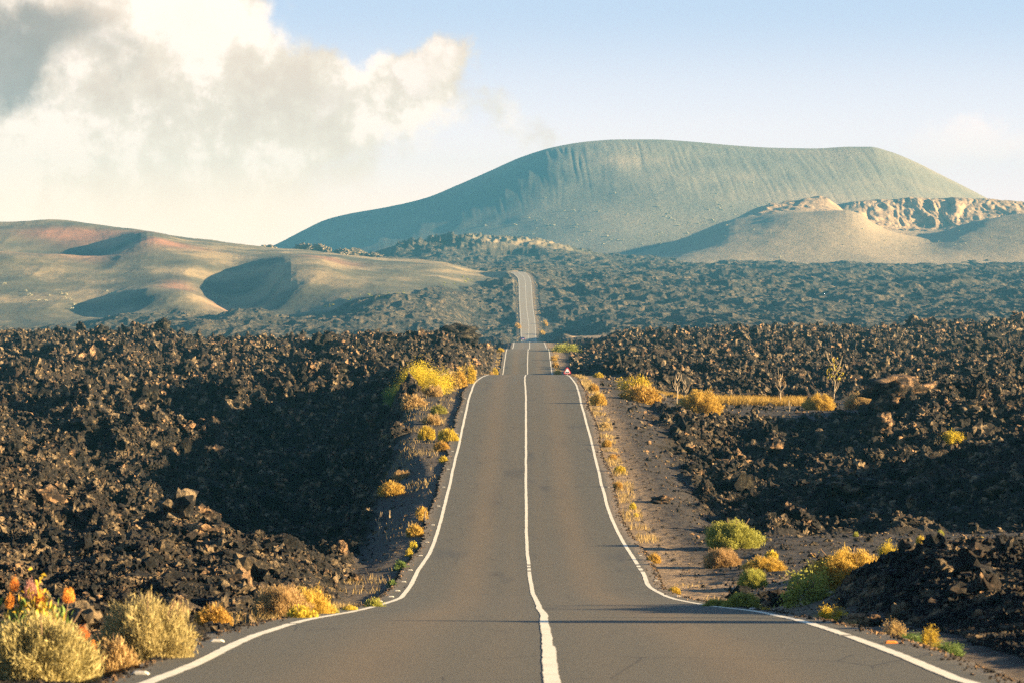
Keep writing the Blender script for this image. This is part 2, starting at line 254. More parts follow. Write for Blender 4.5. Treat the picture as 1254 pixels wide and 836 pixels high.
# ------------------------------------------------------------------ materials
class NT:
    def __init__(s, name):
        s.m = bpy.data.materials.new(name); s.m.use_nodes = True; s.t = s.m.node_tree; s.t.nodes.clear()
        s.out = s.n('ShaderNodeOutputMaterial'); s.b = s.n('ShaderNodeBsdfPrincipled'); s.l(s.b.outputs[0], s.out.inputs[0])
        s.b.inputs['Specular IOR Level'].default_value = 0.25
    def n(s, typ, **kw):
        x = s.t.nodes.new(typ)
        for k, v in kw.items():
            if hasattr(x, k): setattr(x, k, v)
        return x
    def l(s, a, b): s.t.links.new(a, b)
    def noise(s, scale, detail=4, rough=0.55, vec=None, dist=0.0):
        x = s.n('ShaderNodeTexNoise'); x.inputs['Scale'].default_value = scale; x.inputs['Detail'].default_value = detail; x.inputs['Roughness'].default_value = rough; x.inputs['Distortion'].default_value = dist
        s.l(vec if vec is not None else s.pos(), x.inputs['Vector']); return x.outputs['Fac']
    def pos(s):
        if not hasattr(s, '_p'): s._p = s.n('ShaderNodeNewGeometry').outputs['Position']
        return s._p
    def obj(s):
        if not hasattr(s, '_o'): s._o = s.n('ShaderNodeTexCoord').outputs['Object']
        return s._o
    def scale(s, vec, sc):
        x = s.n('ShaderNodeMapping'); x.inputs['Scale'].default_value = sc; s.l(vec, x.inputs['Vector']); return x.outputs[0]
    def vor(s, scale, vec=None, feature='F1'):
        x = s.n('ShaderNodeTexVoronoi'); x.feature = feature; x.inputs['Scale'].default_value = scale
        s.l(vec if vec is not None else s.pos(), x.inputs['Vector']); return x
    def ramp(s, fac, stops):
        x = s.n('ShaderNodeValToRGB'); e = x.color_ramp.elements
        e[0].position, e[0].color = stops[0][0], (*stops[0][1], 1); e[1].position, e[1].color = stops[-1][0], (*stops[-1][1], 1)
        for p, c in stops[1:-1]:
            y = e.new(p); y.color = (*c, 1)
        s.l(fac, x.inputs[0]); return x.outputs[0]
    def math(s, op, a, b=None, clamp=False):
        x = s.n('ShaderNodeMath'); x.operation = op; x.use_clamp = clamp
        for i, v in enumerate((a, b)):
            if v is None: continue
            if isinstance(v, (int, float)): x.inputs[i].default_value = v
            else: s.l(v, x.inputs[i])
        return x.outputs[0]
    def mix(s, fac, a, b, mode='MIX'):
        x = s.n('ShaderNodeMix'); x.data_type = 'RGBA'; x.blend_type = mode
        for i, v in ((0, fac), (6, a), (7, b)):
            if isinstance(v, (int, float)): x.inputs[i].default_value = v
            elif isinstance(v, tuple): x.inputs[i].default_value = (*v, 1)
            else: s.l(v, x.inputs[i])
        return x.outputs[2]
    def attr(s, name):
        x = s.n('ShaderNodeAttribute'); x.attribute_name = name; return x.outputs['Fac']
    def bump(s, h, dist, strength=1.0, nrm=None):
        x = s.n('ShaderNodeBump'); x.inputs['Strength'].default_value = strength; x.inputs['Distance'].default_value = dist
        s.l(h, x.inputs['Height'])
        if nrm is not None: s.l(nrm, x.inputs['Normal'])
        return x.outputs[0]
    def fin(s, col, rough=0.9, nrm=None):
        if isinstance(col, tuple): s.b.inputs['Base Color'].default_value = (*col, 1)
        else: s.l(col, s.b.inputs['Base Color'])
        if isinstance(rough, (int, float)): s.b.inputs['Roughness'].default_value = rough
        else: s.l(rough, s.b.inputs['Roughness'])
        if nrm is not None: s.l(nrm, s.b.inputs['Normal'])
        return s.m

def mat_land():
    s = NT('lava_and_sand')
    P = s.pos()
    big = s.noise(0.035, 3); mid = s.noise(0.45, 5, 0.65); fine = s.noise(4.5, 5, 0.7); micro = s.noise(22, 3, 0.7)
    v = s.vor(2.2).outputs['Distance']; v2 = s.vor(7.0).outputs['Distance']
    lava = s.ramp(mid, [(0.32, (0.009, 0.009, 0.009)), (0.50, (0.024, 0.021, 0.018)), (0.59, (0.085, 0.064, 0.042)), (0.67, (0.32, 0.23, 0.13))])
    lava = s.mix(s.math('MULTIPLY', s.math('SUBTRACT', fine, 0.45), 2.2, True), lava, (0.13, 0.10, 0.064))
    lava = s.mix(s.math('MULTIPLY', s.math('SUBTRACT', big, 0.50), 2.6, True), lava, (0.10, 0.058, 0.038))
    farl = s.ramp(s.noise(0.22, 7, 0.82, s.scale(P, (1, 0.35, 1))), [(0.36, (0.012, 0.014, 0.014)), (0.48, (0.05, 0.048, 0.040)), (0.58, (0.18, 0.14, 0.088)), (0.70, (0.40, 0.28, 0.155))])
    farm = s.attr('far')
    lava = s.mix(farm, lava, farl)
    cinder = s.ramp(s.noise(9, 5, 0.75), [(0.3, (0.016, 0.014, 0.013)), (0.55, (0.042, 0.034, 0.027)), (0.75, (0.10, 0.074, 0.050))])
    dirt = s.ramp(s.noise(1.6, 5, 0.7), [(0.3, (0.12, 0.085, 0.055)), (0.6, (0.24, 0.165, 0.095)), (0.8, (0.32, 0.22, 0.13))])
    ground = s.mix(s.attr('dirt'), cinder, dirt)
    sn = s.noise(0.02, 4, 0.6, s.scale(P, (1, 0.5, 3)))
    sand = s.ramp(sn, [(0.32, (0.050, 0.050, 0.034)), (0.48, (0.105, 0.090, 0.055)), (0.62, (0.255, 0.185, 0.098))])
    gr = s.noise(0.5, 5, 0.8); sand = s.mix(s.math('MULTIPLY', s.math('SUBTRACT', gr, 0.56), 3.0, True), sand, (0.05, 0.05, 0.04))
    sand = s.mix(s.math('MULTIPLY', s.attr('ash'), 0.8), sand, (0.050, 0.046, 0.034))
    sand = s.mix(s.math('MULTIPLY', s.attr('red'), s.math('ADD', 0.1, s.noise(0.12, 4))), sand, (0.36, 0.15, 0.085))
    c = s.mix(s.attr('flat'), lava, ground); c = s.mix(s.attr('sand'), c, sand)
    lavah = s.math('ADD', s.math('MULTIPLY', s.noise(1.9, 9, 0.82, None, 0.5), 1.5), s.math('MULTIPLY', v, -0.35))
    rough = s.attr('rough')
    h1 = s.math('MULTIPLY', lavah, s.math('ADD', s.math('MULTIPLY', rough, 1.15), 0.05))
    h2 = s.math('MULTIPLY', s.math('ADD', micro, s.math('MULTIPLY', v2, 0.6)), 0.05)
    h = s.math('ADD', h1, s.math('MULTIPLY', h2, s.math('SUBTRACT', 1.0, s.attr('sand'))))
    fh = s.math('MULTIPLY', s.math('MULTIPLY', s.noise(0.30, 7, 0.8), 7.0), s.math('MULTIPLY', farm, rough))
    h = s.math('ADD', h, fh)
    h = s.math('ADD', h, s.math('MULTIPLY', s.math('MULTIPLY', gr, 0.35), s.attr('sand')))
    return s.fin(c, 0.93, s.bump(h, 1.0, 1.0))
def mat_rock(name='lava_rock', tint=(1, 1, 1), k=1.0):
    s = NT(name)
    O = s.obj(); info = s.n('ShaderNodeObjectInfo').outputs['Random']
    P = s.pos()
    mid = s.noise(1.3, 5, 0.7); fine = s.noise(6, 6, 0.8)
    lo = tuple(a * k for a in (0.009, 0.009, 0.009)); m = tuple(a * k * t for a, t in zip((0.034, 0.028, 0.022), tint)); hi = tuple(a * k * t for a, t in zip((0.36, 0.255, 0.140), tint))
    c = s.ramp(mid, [(0.38, lo), (0.52, m), (0.64, hi)])
    c = s.mix(s.math('MULTIPLY', s.math('SUBTRACT', fine, 0.56), 3.5, True), c, tuple(a * k for a in (0.26, 0.20, 0.125)))
    h = s.math('ADD', s.noise(5.5, 8, 0.88), s.math('MULTIPLY', s.vor(9.0).outputs['Distance'], -0.3))
    return s.fin(c, 0.92, s.bump(h, 0.35, 1.0))
def mat_asphalt():
    s = NT('asphalt')
    a = s.noise(60, 3, 0.8); b = s.noise(0.5, 4, 0.6, s.scale(s.pos(), (1.6, 0.12, 1))); c2 = s.vor(90).outputs['Distance']
    fine = s.noise(14, 4, 0.7)
    col = s.ramp(a, [(0.25, (0.034, 0.034, 0.029)), (0.5, (0.068, 0.062, 0.046)), (0.8, (0.15, 0.136, 0.102))])
    col = s.mix(s.math('MULTIPLY', s.math('SUBTRACT', b, 0.45), 0.9, True), col, (0.094, 0.080, 0.058))
    col = s.mix(s.math('MULTIPLY', s.math('SUBTRACT', fine, 0.5), 0.8, True), col, (0.038, 0.038, 0.034))
    pt = s.noise(0.9, 3, 0.5, s.scale(s.pos(), (1, 0.10, 1))); col = s.mix(s.math('MULTIPLY', s.math('SUBTRACT', pt, 0.60), 5.0, True), col, (0.040, 0.040, 0.036))
    ck = s.vor(0.55, s.scale(s.pos(), (1, 0.35, 1)), 'DISTANCE_TO_EDGE').outputs['Distance']
    ckm = s.math('MULTIPLY', s.math('LESS_THAN', ck, 0.006), s.math('GREATER_THAN', s.noise(0.35, 2), 0.52)); col = s.mix(s.math('MULTIPLY', ckm, 0.7), col, (0.02, 0.02, 0.02))
    gt = s.noise(45, 4, 0.85); col = s.mix(s.math('MULTIPLY', s.math('SUBTRACT', gt, 0.60), 5.0, True), col, (0.22, 0.20, 0.16))
    tr = s.attr('wear')
    col = s.mix(s.math('MULTIPLY', tr, s.math('ADD', 0.35, s.math('MULTIPLY', b, 0.6))), col, (0.132, 0.094, 0.052))
    col = s.mix(s.attr('far_sheen'), col, (0.24, 0.20, 0.15)); col = s.mix(s.attr('edge'), col, (0.21, 0.155, 0.10))  # distant stretch: haze and grazing reflection painted in as paler asphalt
    h = s.math('ADD', a, s.math('MULTIPLY', c2, 0.5))
    return s.fin(col, 0.86, s.bump(h, 0.006, 0.8))
def mat_paint(name, col, wear=0.4):
    s = NT(name)
    n = s.noise(35, 4, 0.8); n2 = s.noise(1.8, 4, 0.7)
    f = s.math('MULTIPLY', s.math('SUBTRACT', s.math('ADD', n, s.math('MULTIPLY', n2, 0.9)), 0.98), 3.5, True)
    c = s.mix(s.math('MULTIPLY', f, wear * 2), col, tuple(v * 0.45 for v in col))
    return s.fin(c, 0.6, s.bump(n, 0.003, 0.5))
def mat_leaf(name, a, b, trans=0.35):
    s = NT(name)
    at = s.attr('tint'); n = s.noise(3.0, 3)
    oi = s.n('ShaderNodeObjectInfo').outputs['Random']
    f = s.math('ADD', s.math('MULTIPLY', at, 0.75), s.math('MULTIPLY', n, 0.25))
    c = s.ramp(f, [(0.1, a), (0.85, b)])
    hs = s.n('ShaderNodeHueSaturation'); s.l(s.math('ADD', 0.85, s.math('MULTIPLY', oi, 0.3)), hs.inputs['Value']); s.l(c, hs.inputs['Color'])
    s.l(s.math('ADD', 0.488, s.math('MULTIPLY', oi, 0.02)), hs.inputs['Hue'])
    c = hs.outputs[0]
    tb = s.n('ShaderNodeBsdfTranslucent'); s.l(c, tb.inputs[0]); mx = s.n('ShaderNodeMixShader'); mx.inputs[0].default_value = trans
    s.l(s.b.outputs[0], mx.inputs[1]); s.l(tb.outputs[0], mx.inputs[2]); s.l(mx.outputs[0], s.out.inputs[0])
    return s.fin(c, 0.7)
def mat_plain(name, col, rough=0.5, metal=0.0, spec=0.5):
    s = NT(name); s.b.inputs['Metallic'].default_value = metal; s.b.inputs['Specular IOR Level'].default_value = spec
    n = s.noise(12, 3); c = s.mix(s.math('MULTIPLY', n, 0.25), col, tuple(v * 0.7 for v in col))
    return s.fin(c, rough)
def mat_hill(name, ripple):
    s = NT(name)
    P = s.pos(); n = s.noise(0.006, 4, 0.55); g = s.noise(0.12, 6, 0.75)
    if ripple:
        c = s.ramp(n, [(0.3, (0.12, 0.115, 0.090)), (0.5, (0.172, 0.152, 0.112)), (0.7, (0.26, 0.205, 0.14))])
    else:
        c = s.ramp(s.math('ADD', s.math('MULTIPLY', n, 0.5), s.math('MULTIPLY', g, 0.5)), [(0.3, (0.17, 0.135, 0.090)), (0.5, (0.27, 0.20, 0.122)), (0.7, (0.38, 0.265, 0.155))])
        c = s.mix(s.attr('rocky'), c, s.ramp(s.noise(0.10, 6, 0.75), [(0.35, (0.16, 0.11, 0.07)), (0.55, (0.36, 0.24, 0.135)), (0.7, (0.46, 0.32, 0.19))]))
    c = s.mix(s.math('MULTIPLY', s.math('SUBTRACT', g, 0.55), 2.2, True), c, (0.07, 0.068, 0.05))
    return s.fin(c, 0.95, s.bump(g, 2.2, 0.7))

M_LAND = mat_land(); M_ROCK = mat_rock(); M_ROCK2 = mat_rock('reddish_rock', (1.15, 0.96, 0.85), 1.35); M_DARK = mat_rock('dark_rock', (0.7, 0.8, 0.9), 0.45)
M_CRAG = mat_rock('crag_rock', (1.0, 1.05, 1.1), 1.7)
M_ASPH = mat_asphalt(); M_WHITE = mat_paint('white_paint', (0.62, 0.56, 0.43))
M_STUD = mat_paint('white_plastic', (0.50, 0.46, 0.38), 0.4); M_AMBER = mat_paint('amber_plastic', (0.75, 0.24, 0.03), 0.2)
LEAF = {
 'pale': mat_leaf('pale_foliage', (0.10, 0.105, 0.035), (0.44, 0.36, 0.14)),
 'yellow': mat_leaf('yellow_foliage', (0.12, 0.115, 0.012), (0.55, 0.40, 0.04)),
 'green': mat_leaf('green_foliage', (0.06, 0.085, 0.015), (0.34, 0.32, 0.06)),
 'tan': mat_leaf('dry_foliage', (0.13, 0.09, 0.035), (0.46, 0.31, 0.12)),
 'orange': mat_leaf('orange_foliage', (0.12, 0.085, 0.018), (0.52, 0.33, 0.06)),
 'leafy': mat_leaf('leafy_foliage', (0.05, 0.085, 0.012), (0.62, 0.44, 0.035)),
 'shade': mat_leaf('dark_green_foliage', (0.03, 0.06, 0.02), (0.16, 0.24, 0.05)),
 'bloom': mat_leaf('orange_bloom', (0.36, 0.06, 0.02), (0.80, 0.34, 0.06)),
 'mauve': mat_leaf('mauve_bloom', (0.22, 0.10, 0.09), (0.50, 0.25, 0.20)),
}
M_STEM = mat_plain('woody_stem', (0.16, 0.10, 0.06), 0.9, 0, 0.2); M_TWIG = mat_plain('dry_twig', (0.36, 0.22, 0.12), 0.9, 0, 0.2); M_PALEW = mat_plain('pale_twig', (0.26, 0.20, 0.13), 0.9, 0, 0.2)

# ------------------------------------------------------------------ the land
def col_positions():
    c = [-900]; fine0, fine1 = -40, 1294
    left = -40 - np.cumsum(1.25 * 1.09 ** np.arange(1, 48)); left = left[left > -900][::-1]
    mid = np.arange(fine0, fine1, 1.2)
    right = 1294 + np.cumsum(1.25 * 1.075 ** np.arange(1, 64)); right = right[right < 2600]
    return np.concatenate([[-900], left, mid, right, [2600]])
def row_positions():
    segs = [(4, 22, 60), (22, 60, 520), (60, 130, 620), (130, 300, 620), (300, 530, 460), (530, 1100, 90), (1100, 2100, 520), (2100, 2950, 170), (2950, 5200, 40)]
    out = []
    for a, b, n in segs: out.append(np.exp(np.linspace(math.log(a), math.log(b), n, endpoint=False)))
    return np.concatenate(out + [[5200.0]])
cp = col_positions(); rp = row_positions()
JJ = rng.uniform(-0.3, 0.3, (len(rp), len(cp)))
Yg = np.repeat(rp[:, None], len(cp), 1)
Xg = (np.repeat(cp[None, :], len(rp), 0) - CX) / F * Yg
Zg = land(Xg, Yg)
pxg, sg, roughg, sandg, flatg, trackg, benchg, corg = zones(Xg, Yg)
dirt = np.clip(corg * (1 - smooth(0.5, 2.2, sg)) * np.where(Xg > Cr(Yg), 1.0, 0.15) * np.interp(Yg, [20, 50, 60, 1500], [0.3, 0.5, 1, 1])
               + np.where((Xg > Cr(Yg)) & (Yg > 64) & (Yg < 92), corg * 0.8, 0) + smooth(1015, 1060, Yg) * flatg * smooth(690, 700, pxg), 0, 1)
row_img = HY - Zg / Yg * F
red = np.zeros_like(Zg)
for (cx_, cy_, sx_, sy_, a_) in [(95, 271, 60, 4, 1.6), (205, 300, 45, 5, 1.1), (10, 306, 60, 3, .7), (110, 312, 60, 2.5, .6), (385, 318, 22, 6, .9), (420, 323, 28, 5, .6), (215, 357, 20, 4, .9), (275, 380, 22, 8, .7), (140, 276, 60, 3, .8)]:
    dd = np.interp(cy_, [262, 300, 330, 360, 400], [2440, 2080, 1880, 1740, 1600])
    red += a_ * np.exp(-((pxg - cx_) / sx_) ** 2 - ((Yg - dd) / np.where(cy_ < 280, 26, 45)) ** 2)
red = np.clip(red, 0, 1) * sandg
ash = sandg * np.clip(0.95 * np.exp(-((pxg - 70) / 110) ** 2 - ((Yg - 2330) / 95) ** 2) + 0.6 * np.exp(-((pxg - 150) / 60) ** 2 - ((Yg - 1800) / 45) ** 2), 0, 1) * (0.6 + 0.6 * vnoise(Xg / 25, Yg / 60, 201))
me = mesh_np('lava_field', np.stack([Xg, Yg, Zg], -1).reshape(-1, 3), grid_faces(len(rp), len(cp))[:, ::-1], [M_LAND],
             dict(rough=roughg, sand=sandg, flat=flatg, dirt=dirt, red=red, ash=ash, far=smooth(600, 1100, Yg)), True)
tag(link('lava_field', me), kind='structure', label='black lava field with cinder banks and smooth sand dunes')
del Xg, Yg, Zg, pxg, sg, roughg, sandg, flatg, trackg, benchg, corg, dirt, row_img, red

def zland(x, y): return float(land(np.array([x], float), np.array([y], float))[0])

# ------------------------------------------------------------------ hills beyond
SIL = [(250, 345), (300, 318), (330, 303), (345, 296), (370, 283), (400, 269), (430, 261.5), (470, 254.5), (520, 243), (560, 227), (600, 209.5), (640, 192), (680, 180), (720, 173.5), (760, 171), (800, 171), (850, 174), (900, 178.5), (950, 181.3), (1000, 182), (1040, 180), (1065, 180), (1090, 186), (1120, 198), (1150, 213), (1180, 228), (1215, 246), (1260, 268), (1320, 295), (1380, 325), (1420, 345)]
Y0 = 3900.0
sx = np.array([(p - CX) * Y0 / F for p, q in SIL]); sz = np.array([-(q - HY) * Y0 / F for p, q in SIL])
silf = _pchip(sx, sz)
nx, nt = 1150, 330
xs = np.linspace(sx[0], sx[-1], nx); xc = 175.0; half = (sx[-1] - sx[0]) / 2; xm = (sx[-1] + sx[0]) / 2
Rf = 640 * np.sqrt(np.clip(1 - ((xs - xm) / half) ** 2, 0, 1)) + 40
tt = np.concatenate([np.linspace(-0.9, 0, 60, endpoint=False), np.linspace(0, 1, nt - 60)])
X = np.repeat(xs[:, None], nt, 1); T = np.repeat(tt[None, :], nx, 0)
H = silf(xs)[:, None]; base = 8.0
A = np.abs(T)
pf = np.where(T >= 0, (1 - A) ** 1.0 * 0.75 + 0.25 * (0.5 + 0.5 * np.cos(np.pi * A)), (0.5 + 0.5 * np.cos(np.pi * A)))
_k = np.exp(-0.5 * (np.arange(-260, 261) / 85.0) ** 2); _k /= _k.sum(); Hs = np.convolve(np.pad(silf(xs), 260, mode='edge'), _k, 'valid')[:, None]
He = H + (Hs - H) * smooth(0.0, 0.35, A)
Z = base + (He - base) * pf
Yv = Y0 - T * Rf[:, None]
hm = np.clip((Z - 40) / 130, 0, 1)
# wind ripples and gullies running down the slope, strongest high up
warp = 9 * fbm(X / 60, Yv / 160, 3, 4)
u = (X + 0.03 * (Yv - 3700) + 0.6 * warp)
rip = np.abs(2 * vnoise(u / 6.5, Yv / 130, 12) - 1) + 0.4 * vnoise(u / 3.5, Yv / 60, 15)
Z = Z + (rip - 0.7) * 0.62 * (0.10 + 1.0 * smooth(0.25, 0.95, hm)) * smooth(0.01, 0.06, A) * (1 - smooth(0.75, 1, A)) * (0.5 + 0.8 * vnoise(X / 120, Yv / 200, 6))
Z = Z + 2.8 * fbm(X / 90, Yv / 140, 3, 19) * smooth(0.02, 0.2, A)
def mountain_z(px_, py_):
    i = int(np.clip((( px_ - CX) * 3600 / F - xs[0]) / (xs[1] - xs[0]), 0, nx - 1))
    best = None
    for j in range(60, nt):
        d = Yv[i, j]; r = HY - Z[i, j] / d * F
        if best is None or abs(r - py_) < best[0]: best = (abs(r - py_), X[i, j], d, Z[i, j])
    return best[1:]
me = mesh_np('mountain', np.stack([X, Yv, Z], -1).reshape(-1, 3), grid_faces(nx, nt)[:, :], [mat_hill('ash_slope', True)], None, True)
tag(link('mountain', me), kind='structure', label='broad flat topped ash mountain on the skyline')
MX, MY, MZ = X, Yv, Z

CR = {
 700: '2550:350,2650:340,2800:335,3000:335,3350:345,3700:360', 760: '2550:345,2650:335,2800:325,3000:316,3200:318,3400:335,3700:360', 800: '2550:345,2650:328,2800:320,2950:308,3060:304,3300:318,3700:352',
 850: '2550:345,2650:326,2800:310,2950:295,3060:287,3200:298,3700:350', 890: '2550:345,2650:325,2800:302,2920:281,3040:270,3200:285,3700:350',
 925: '2550:345,2650:325,2800:297,2900:278,2980:268,3060:261,3120:254,3200:262,3350:290,3700:350', 960: '2550:345,2650:325,2800:292,2900:270,2960:263,3050:257,3110:247,3200:256,3350:280,3700:350',
 1010: '2550:345,2650:325,2800:290,2900:266,2950:259,3020:260,3080:252,3120:241,3200:250,3300:262,3370:254,3700:320', 1045: '2550:345,2650:325,2800:291,2900:264,2940:256,3000:262,3150:268,3270:268,3330:246,3430:252,3700:320',
 1080: '2550:345,2650:325,2800:300,2880:286,2920:280,2980:284,3150:285,3270:277,3330:244,3430:250,3700:330', 1137: '2550:345,2650:325,2750:313,2850:301,2930:292,3000:287,3150:288,3270:282,3330:243,3430:250,3700:330',
 1180: '2550:345,2650:325,2750:310,2850:292,2950:277,3000:275,3080:280,3270:276,3330:243,3430:250,3700:330', 1254: '2550:345,2650:325,2750:303,2850:281,2950:262,3000:261,3100:268,3270:266,3330:247,3430:254,3700:330',
 1400: '2550:345,2650:320,2750:295,2850:268,2950:250,3000:250,3100:258,3270:262,3330:252,3430:260,3700:330', 1560: '2550:350,2650:330,2800:300,2950:275,3100:270,3330:272,3430:280,3700:330', 1700: '2550:355,2700:345,2950:340,3330:345,3700:355'}
CPX, CG = make_grid(CR, 2550.0, 3700.0, 500, 1.6)
ccol = np.arange(704, 1696, 1.3); crow = np.concatenate([np.linspace(2550, 3240, 300, endpoint=False), np.linspace(3240, 3345, 90, endpoint=False), np.linspace(3345, 3700, 40)])
Yc = np.repeat(crow[:, None], len(ccol), 1); Xc = (np.repeat(ccol[None, :], len(crow), 0) - CX) / F * Yc
pc = px_of(Xc, Yc)
Zc = bil(CPX, CG, 2550.0, 3700.0, 500, Xc, Yc)
wall = smooth(3225, 3262, Yc) * (1 - smooth(3330, 3370, Yc)) * smooth(1030, 1060, pc)
rim = smooth(2985, 3060, Yc) * (1 - smooth(3130, 3200, Yc)) * smooth(915, 940, pc) * (1 - smooth(1035, 1060, pc))
inner = smooth(2925, 2960, Yc) * (1 - smooth(3100, 3200, Yc)) * smooth(1045, 1062, pc) * (1 - smooth(1100, 1135, pc))
rk = np.clip(wall + rim + inner, 0, 1)
flute = 1.1 * fbm(Xc / 17 + 1.6 * fbm(Xc / 30, Yc / 40, 3, 3), Yc / 45, 6, 31, 0.62) * (0.45 + 0.9 * vnoise(Xc / 60, Yc / 90, 207)) + 0.25 * fbm(Xc / 5, Yc / 9, 3, 39)
Yc2 = Yc - wall * flute * 7
Zc = Zc + rk * flute * np.where(wall > 0.4, 2.4, 3.4) + 0.8 * fbm(Xc / 30, Yc / 50, 3, 37)
me = mesh_np('crater_hill', np.stack([Xc * (Yc2 / Yc), Yc2, Zc], -1).reshape(-1, 3), grid_faces(len(crow), len(ccol))[:, ::-1], [mat_hill('crater_slope', False)], dict(rocky=rk), True)
tag(link('crater_hill', me), kind='structure', label='tan crater hill with a broken rocky rim')

# ------------------------------------------------------------------ the road
def strip(name, ds, xl, xr, zoff, mat, nacross=1, attrs=None, thick=0.0):
    n = len(ds); xl = np.asarray(xl); xr = np.asarray(xr); z = zr(ds) + zoff
    k = nacross + 1
    t = np.linspace(0, 1, k)
    X = xl[:, None] + (xr - xl)[:, None] * t; Y = np.repeat(np.asarray(ds)[:, None], k, 1); Z = np.repeat(z[:, None], k, 1)
    V = np.stack([X, Y, Z], -1).reshape(-1, 3)
    return mesh_np(name, V, grid_faces(n, k)[:, ::-1], [mat], attrs(X, Y) if attrs else None, True)
ds = np.concatenate([np.arange(4, 300, 0.5), np.arange(300, 720, 2.0), np.arange(720, 2008, 4.0)])
def rattr(X, Y):
    c = Cr(Y); wl = c - Lr(Y); wr_ = Rr(Y) - c
    l = np.where(X < c, (c - X) / wl, (X - c) / wr_)
    wear = 0.8 * np.exp(-((l - 0.50) / 0.17) ** 2) + 0.28 * np.exp(-((l - 0.15) / 0.08) ** 2)
    e = np.where(X < c, X - left_edge(Y), right_edge(Y) - X)
    edge = np.where(X < c, 0.30, 0.75) * (1 - smooth(0.12, 0.42, e)) * smooth(60, 100, Y) + np.where(X < c, 0.2, 0.5) * (1 - smooth(0.05, 0.2, e))
    return dict(wear=wear, edge=np.clip(edge, 0, 1), far_sheen=smooth(1000, 1300, Y) + 0.25 * smooth(420, 600, Y) * (1 - smooth(1000, 1300, Y)))  # last mask pales the far road, imitating its haze and grazing sheen
rg = 0.05 * np.random.default_rng(3).standard_normal(len(ds)); rg2 = 0.05 * np.random.default_rng(4).standard_normal(len(ds))
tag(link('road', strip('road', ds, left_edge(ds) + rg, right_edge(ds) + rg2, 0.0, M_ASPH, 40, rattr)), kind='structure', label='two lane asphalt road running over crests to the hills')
def line(dlist, xf, w, seed, gaps=()):
    """painted line as short quads, edges slightly ragged"""
    r = np.random.default_rng(seed); V = []; Fc = []
    d = np.asarray(dlist); x = xf(d); wob = 0.02 * fbm(d / 6, d * 0 + seed, 3, seed)
    for a, b in [(0, 0)]:
        e1 = x - w / 2 + wob + 0.004 * r.standard_normal(len(d)); e2 = x + w / 2 + wob + 0.004 * r.standard_normal(len(d))
    z = zr(d) + 0.004
    for i in range(len(d) - 1):
        m = 0.5 * (d[i] + d[i + 1])
        if any(g0 <= m <= g1 for g0, g1 in gaps): continue
        k = len(V); V += [(e1[i], d[i], z[i]), (e2[i], d[i], z[i]), (e2[i + 1], d[i + 1], z[i + 1]), (e1[i + 1], d[i + 1], z[i + 1])]; Fc.append((k, k + 1, k + 2, k + 3))
    return V, Fc
gp = [(97.3, 97.9), (99.0, 99.6), (100.7, 101.3)]
dl = np.concatenate([np.arange(4, 120, 0.3), np.arange(120, 300, 0.6), np.arange(300, 720, 2.0), np.arange(720, 1990, 4.0)])
VV = []; FF = []
def addln(V, Fc):
    k = len(VV); VV.extend(V); FF.extend([tuple(i + k for i in f) for f in Fc])
wfar = np.interp(dl, [0, 600, 1400, 2000], [0.135, 0.15, 0.24, 0.28])
addln(*line(dl, Lr, np.interp(dl, [0, 300, 600, 1400, 2000], [0.125, 0.12, 0.14, 0.17, 0.19]), 1, [(54.2, 54.5), (41.0, 41.2), (62.6, 62.9)]))
addln(*line(dl, Rr, np.interp(dl, [0, 300, 600, 1400, 2000], [0.125, 0.12, 0.14, 0.17, 0.19]), 2, gp + [(35.7, 36.0), (49.7, 49.95)]))
dn = dl[dl < 33]; addln(*line(dn, lambda d: Cr(d) + 0.008, 0.130, 3)); dn = dl[dl > 32.7]; addln(*line(dn, Cr, np.interp(dn, [0, 300, 600, 1400, 2000], [0.108, 0.11, 0.13, 0.15, 0.17]), 4, gp))
tag(link('road_markings', mesh_np('road_markings', VV, FF, [M_WHITE], None, False)), kind='structure', label='white edge lines and centre line on the road')

# ------------------------------------------------------------------ rocks
def rock_mesh(name, sub, seed, amp=0.45, mat=None, sq=(1, 1, 1), spike=0.0, sm=False):
    import bmesh
    bm = bmesh.new(); bmesh.ops.create_icosphere(bm, subdivisions=sub, radius=1.0)
    off = Vector((seed * 7.3, seed * 3.1, -seed * 5.7))
    for v in bm.verts:
        p = v.co.copy()
        n = mnoise.fractal(p * 1.1 + off, 0.9, 2.1, 4) * amp
        c = mnoise.cell(p * 2.0 + off) * 0.16 * amp
        r = (1 - abs(mnoise.noise(p * 2.6 + off))) ** 2 * amp * 0.55 + spike * max(0, mnoise.noise(p * 4.5 - off)) + 0.5 * amp * mnoise.noise(p * 6.5 + off)
        v.co = p * (0.75 + n + c + r)
        v.co.x *= sq[0]; v.co.y *= sq[1]; v.co.z *= sq[2]
    me = bpy.data.meshes.new(name); bm.to_mesh(me); bm.free()
    if mat: me.materials.append(mat)
    for p in me.polygons: p.use_smooth = sm
    return me
# rubble: one object, clinker lumps merged from a few shapes and spread over the rough lava
PROT = []
for k in range(14):
    m = rock_mesh('clinker', 2 if k < 6 else 1, 20 + k, 0.95, None, (1, 0.9, 0.85), 0.55)
    v = np.zeros(len(m.vertices) * 3, np.float32); m.vertices.foreach_get('co', v); f = np.array([p.vertices[:] for p in m.polygons], np.int32)
    PROT.append((v.reshape(-1, 3), f)); bpy.data.meshes.remove(m)
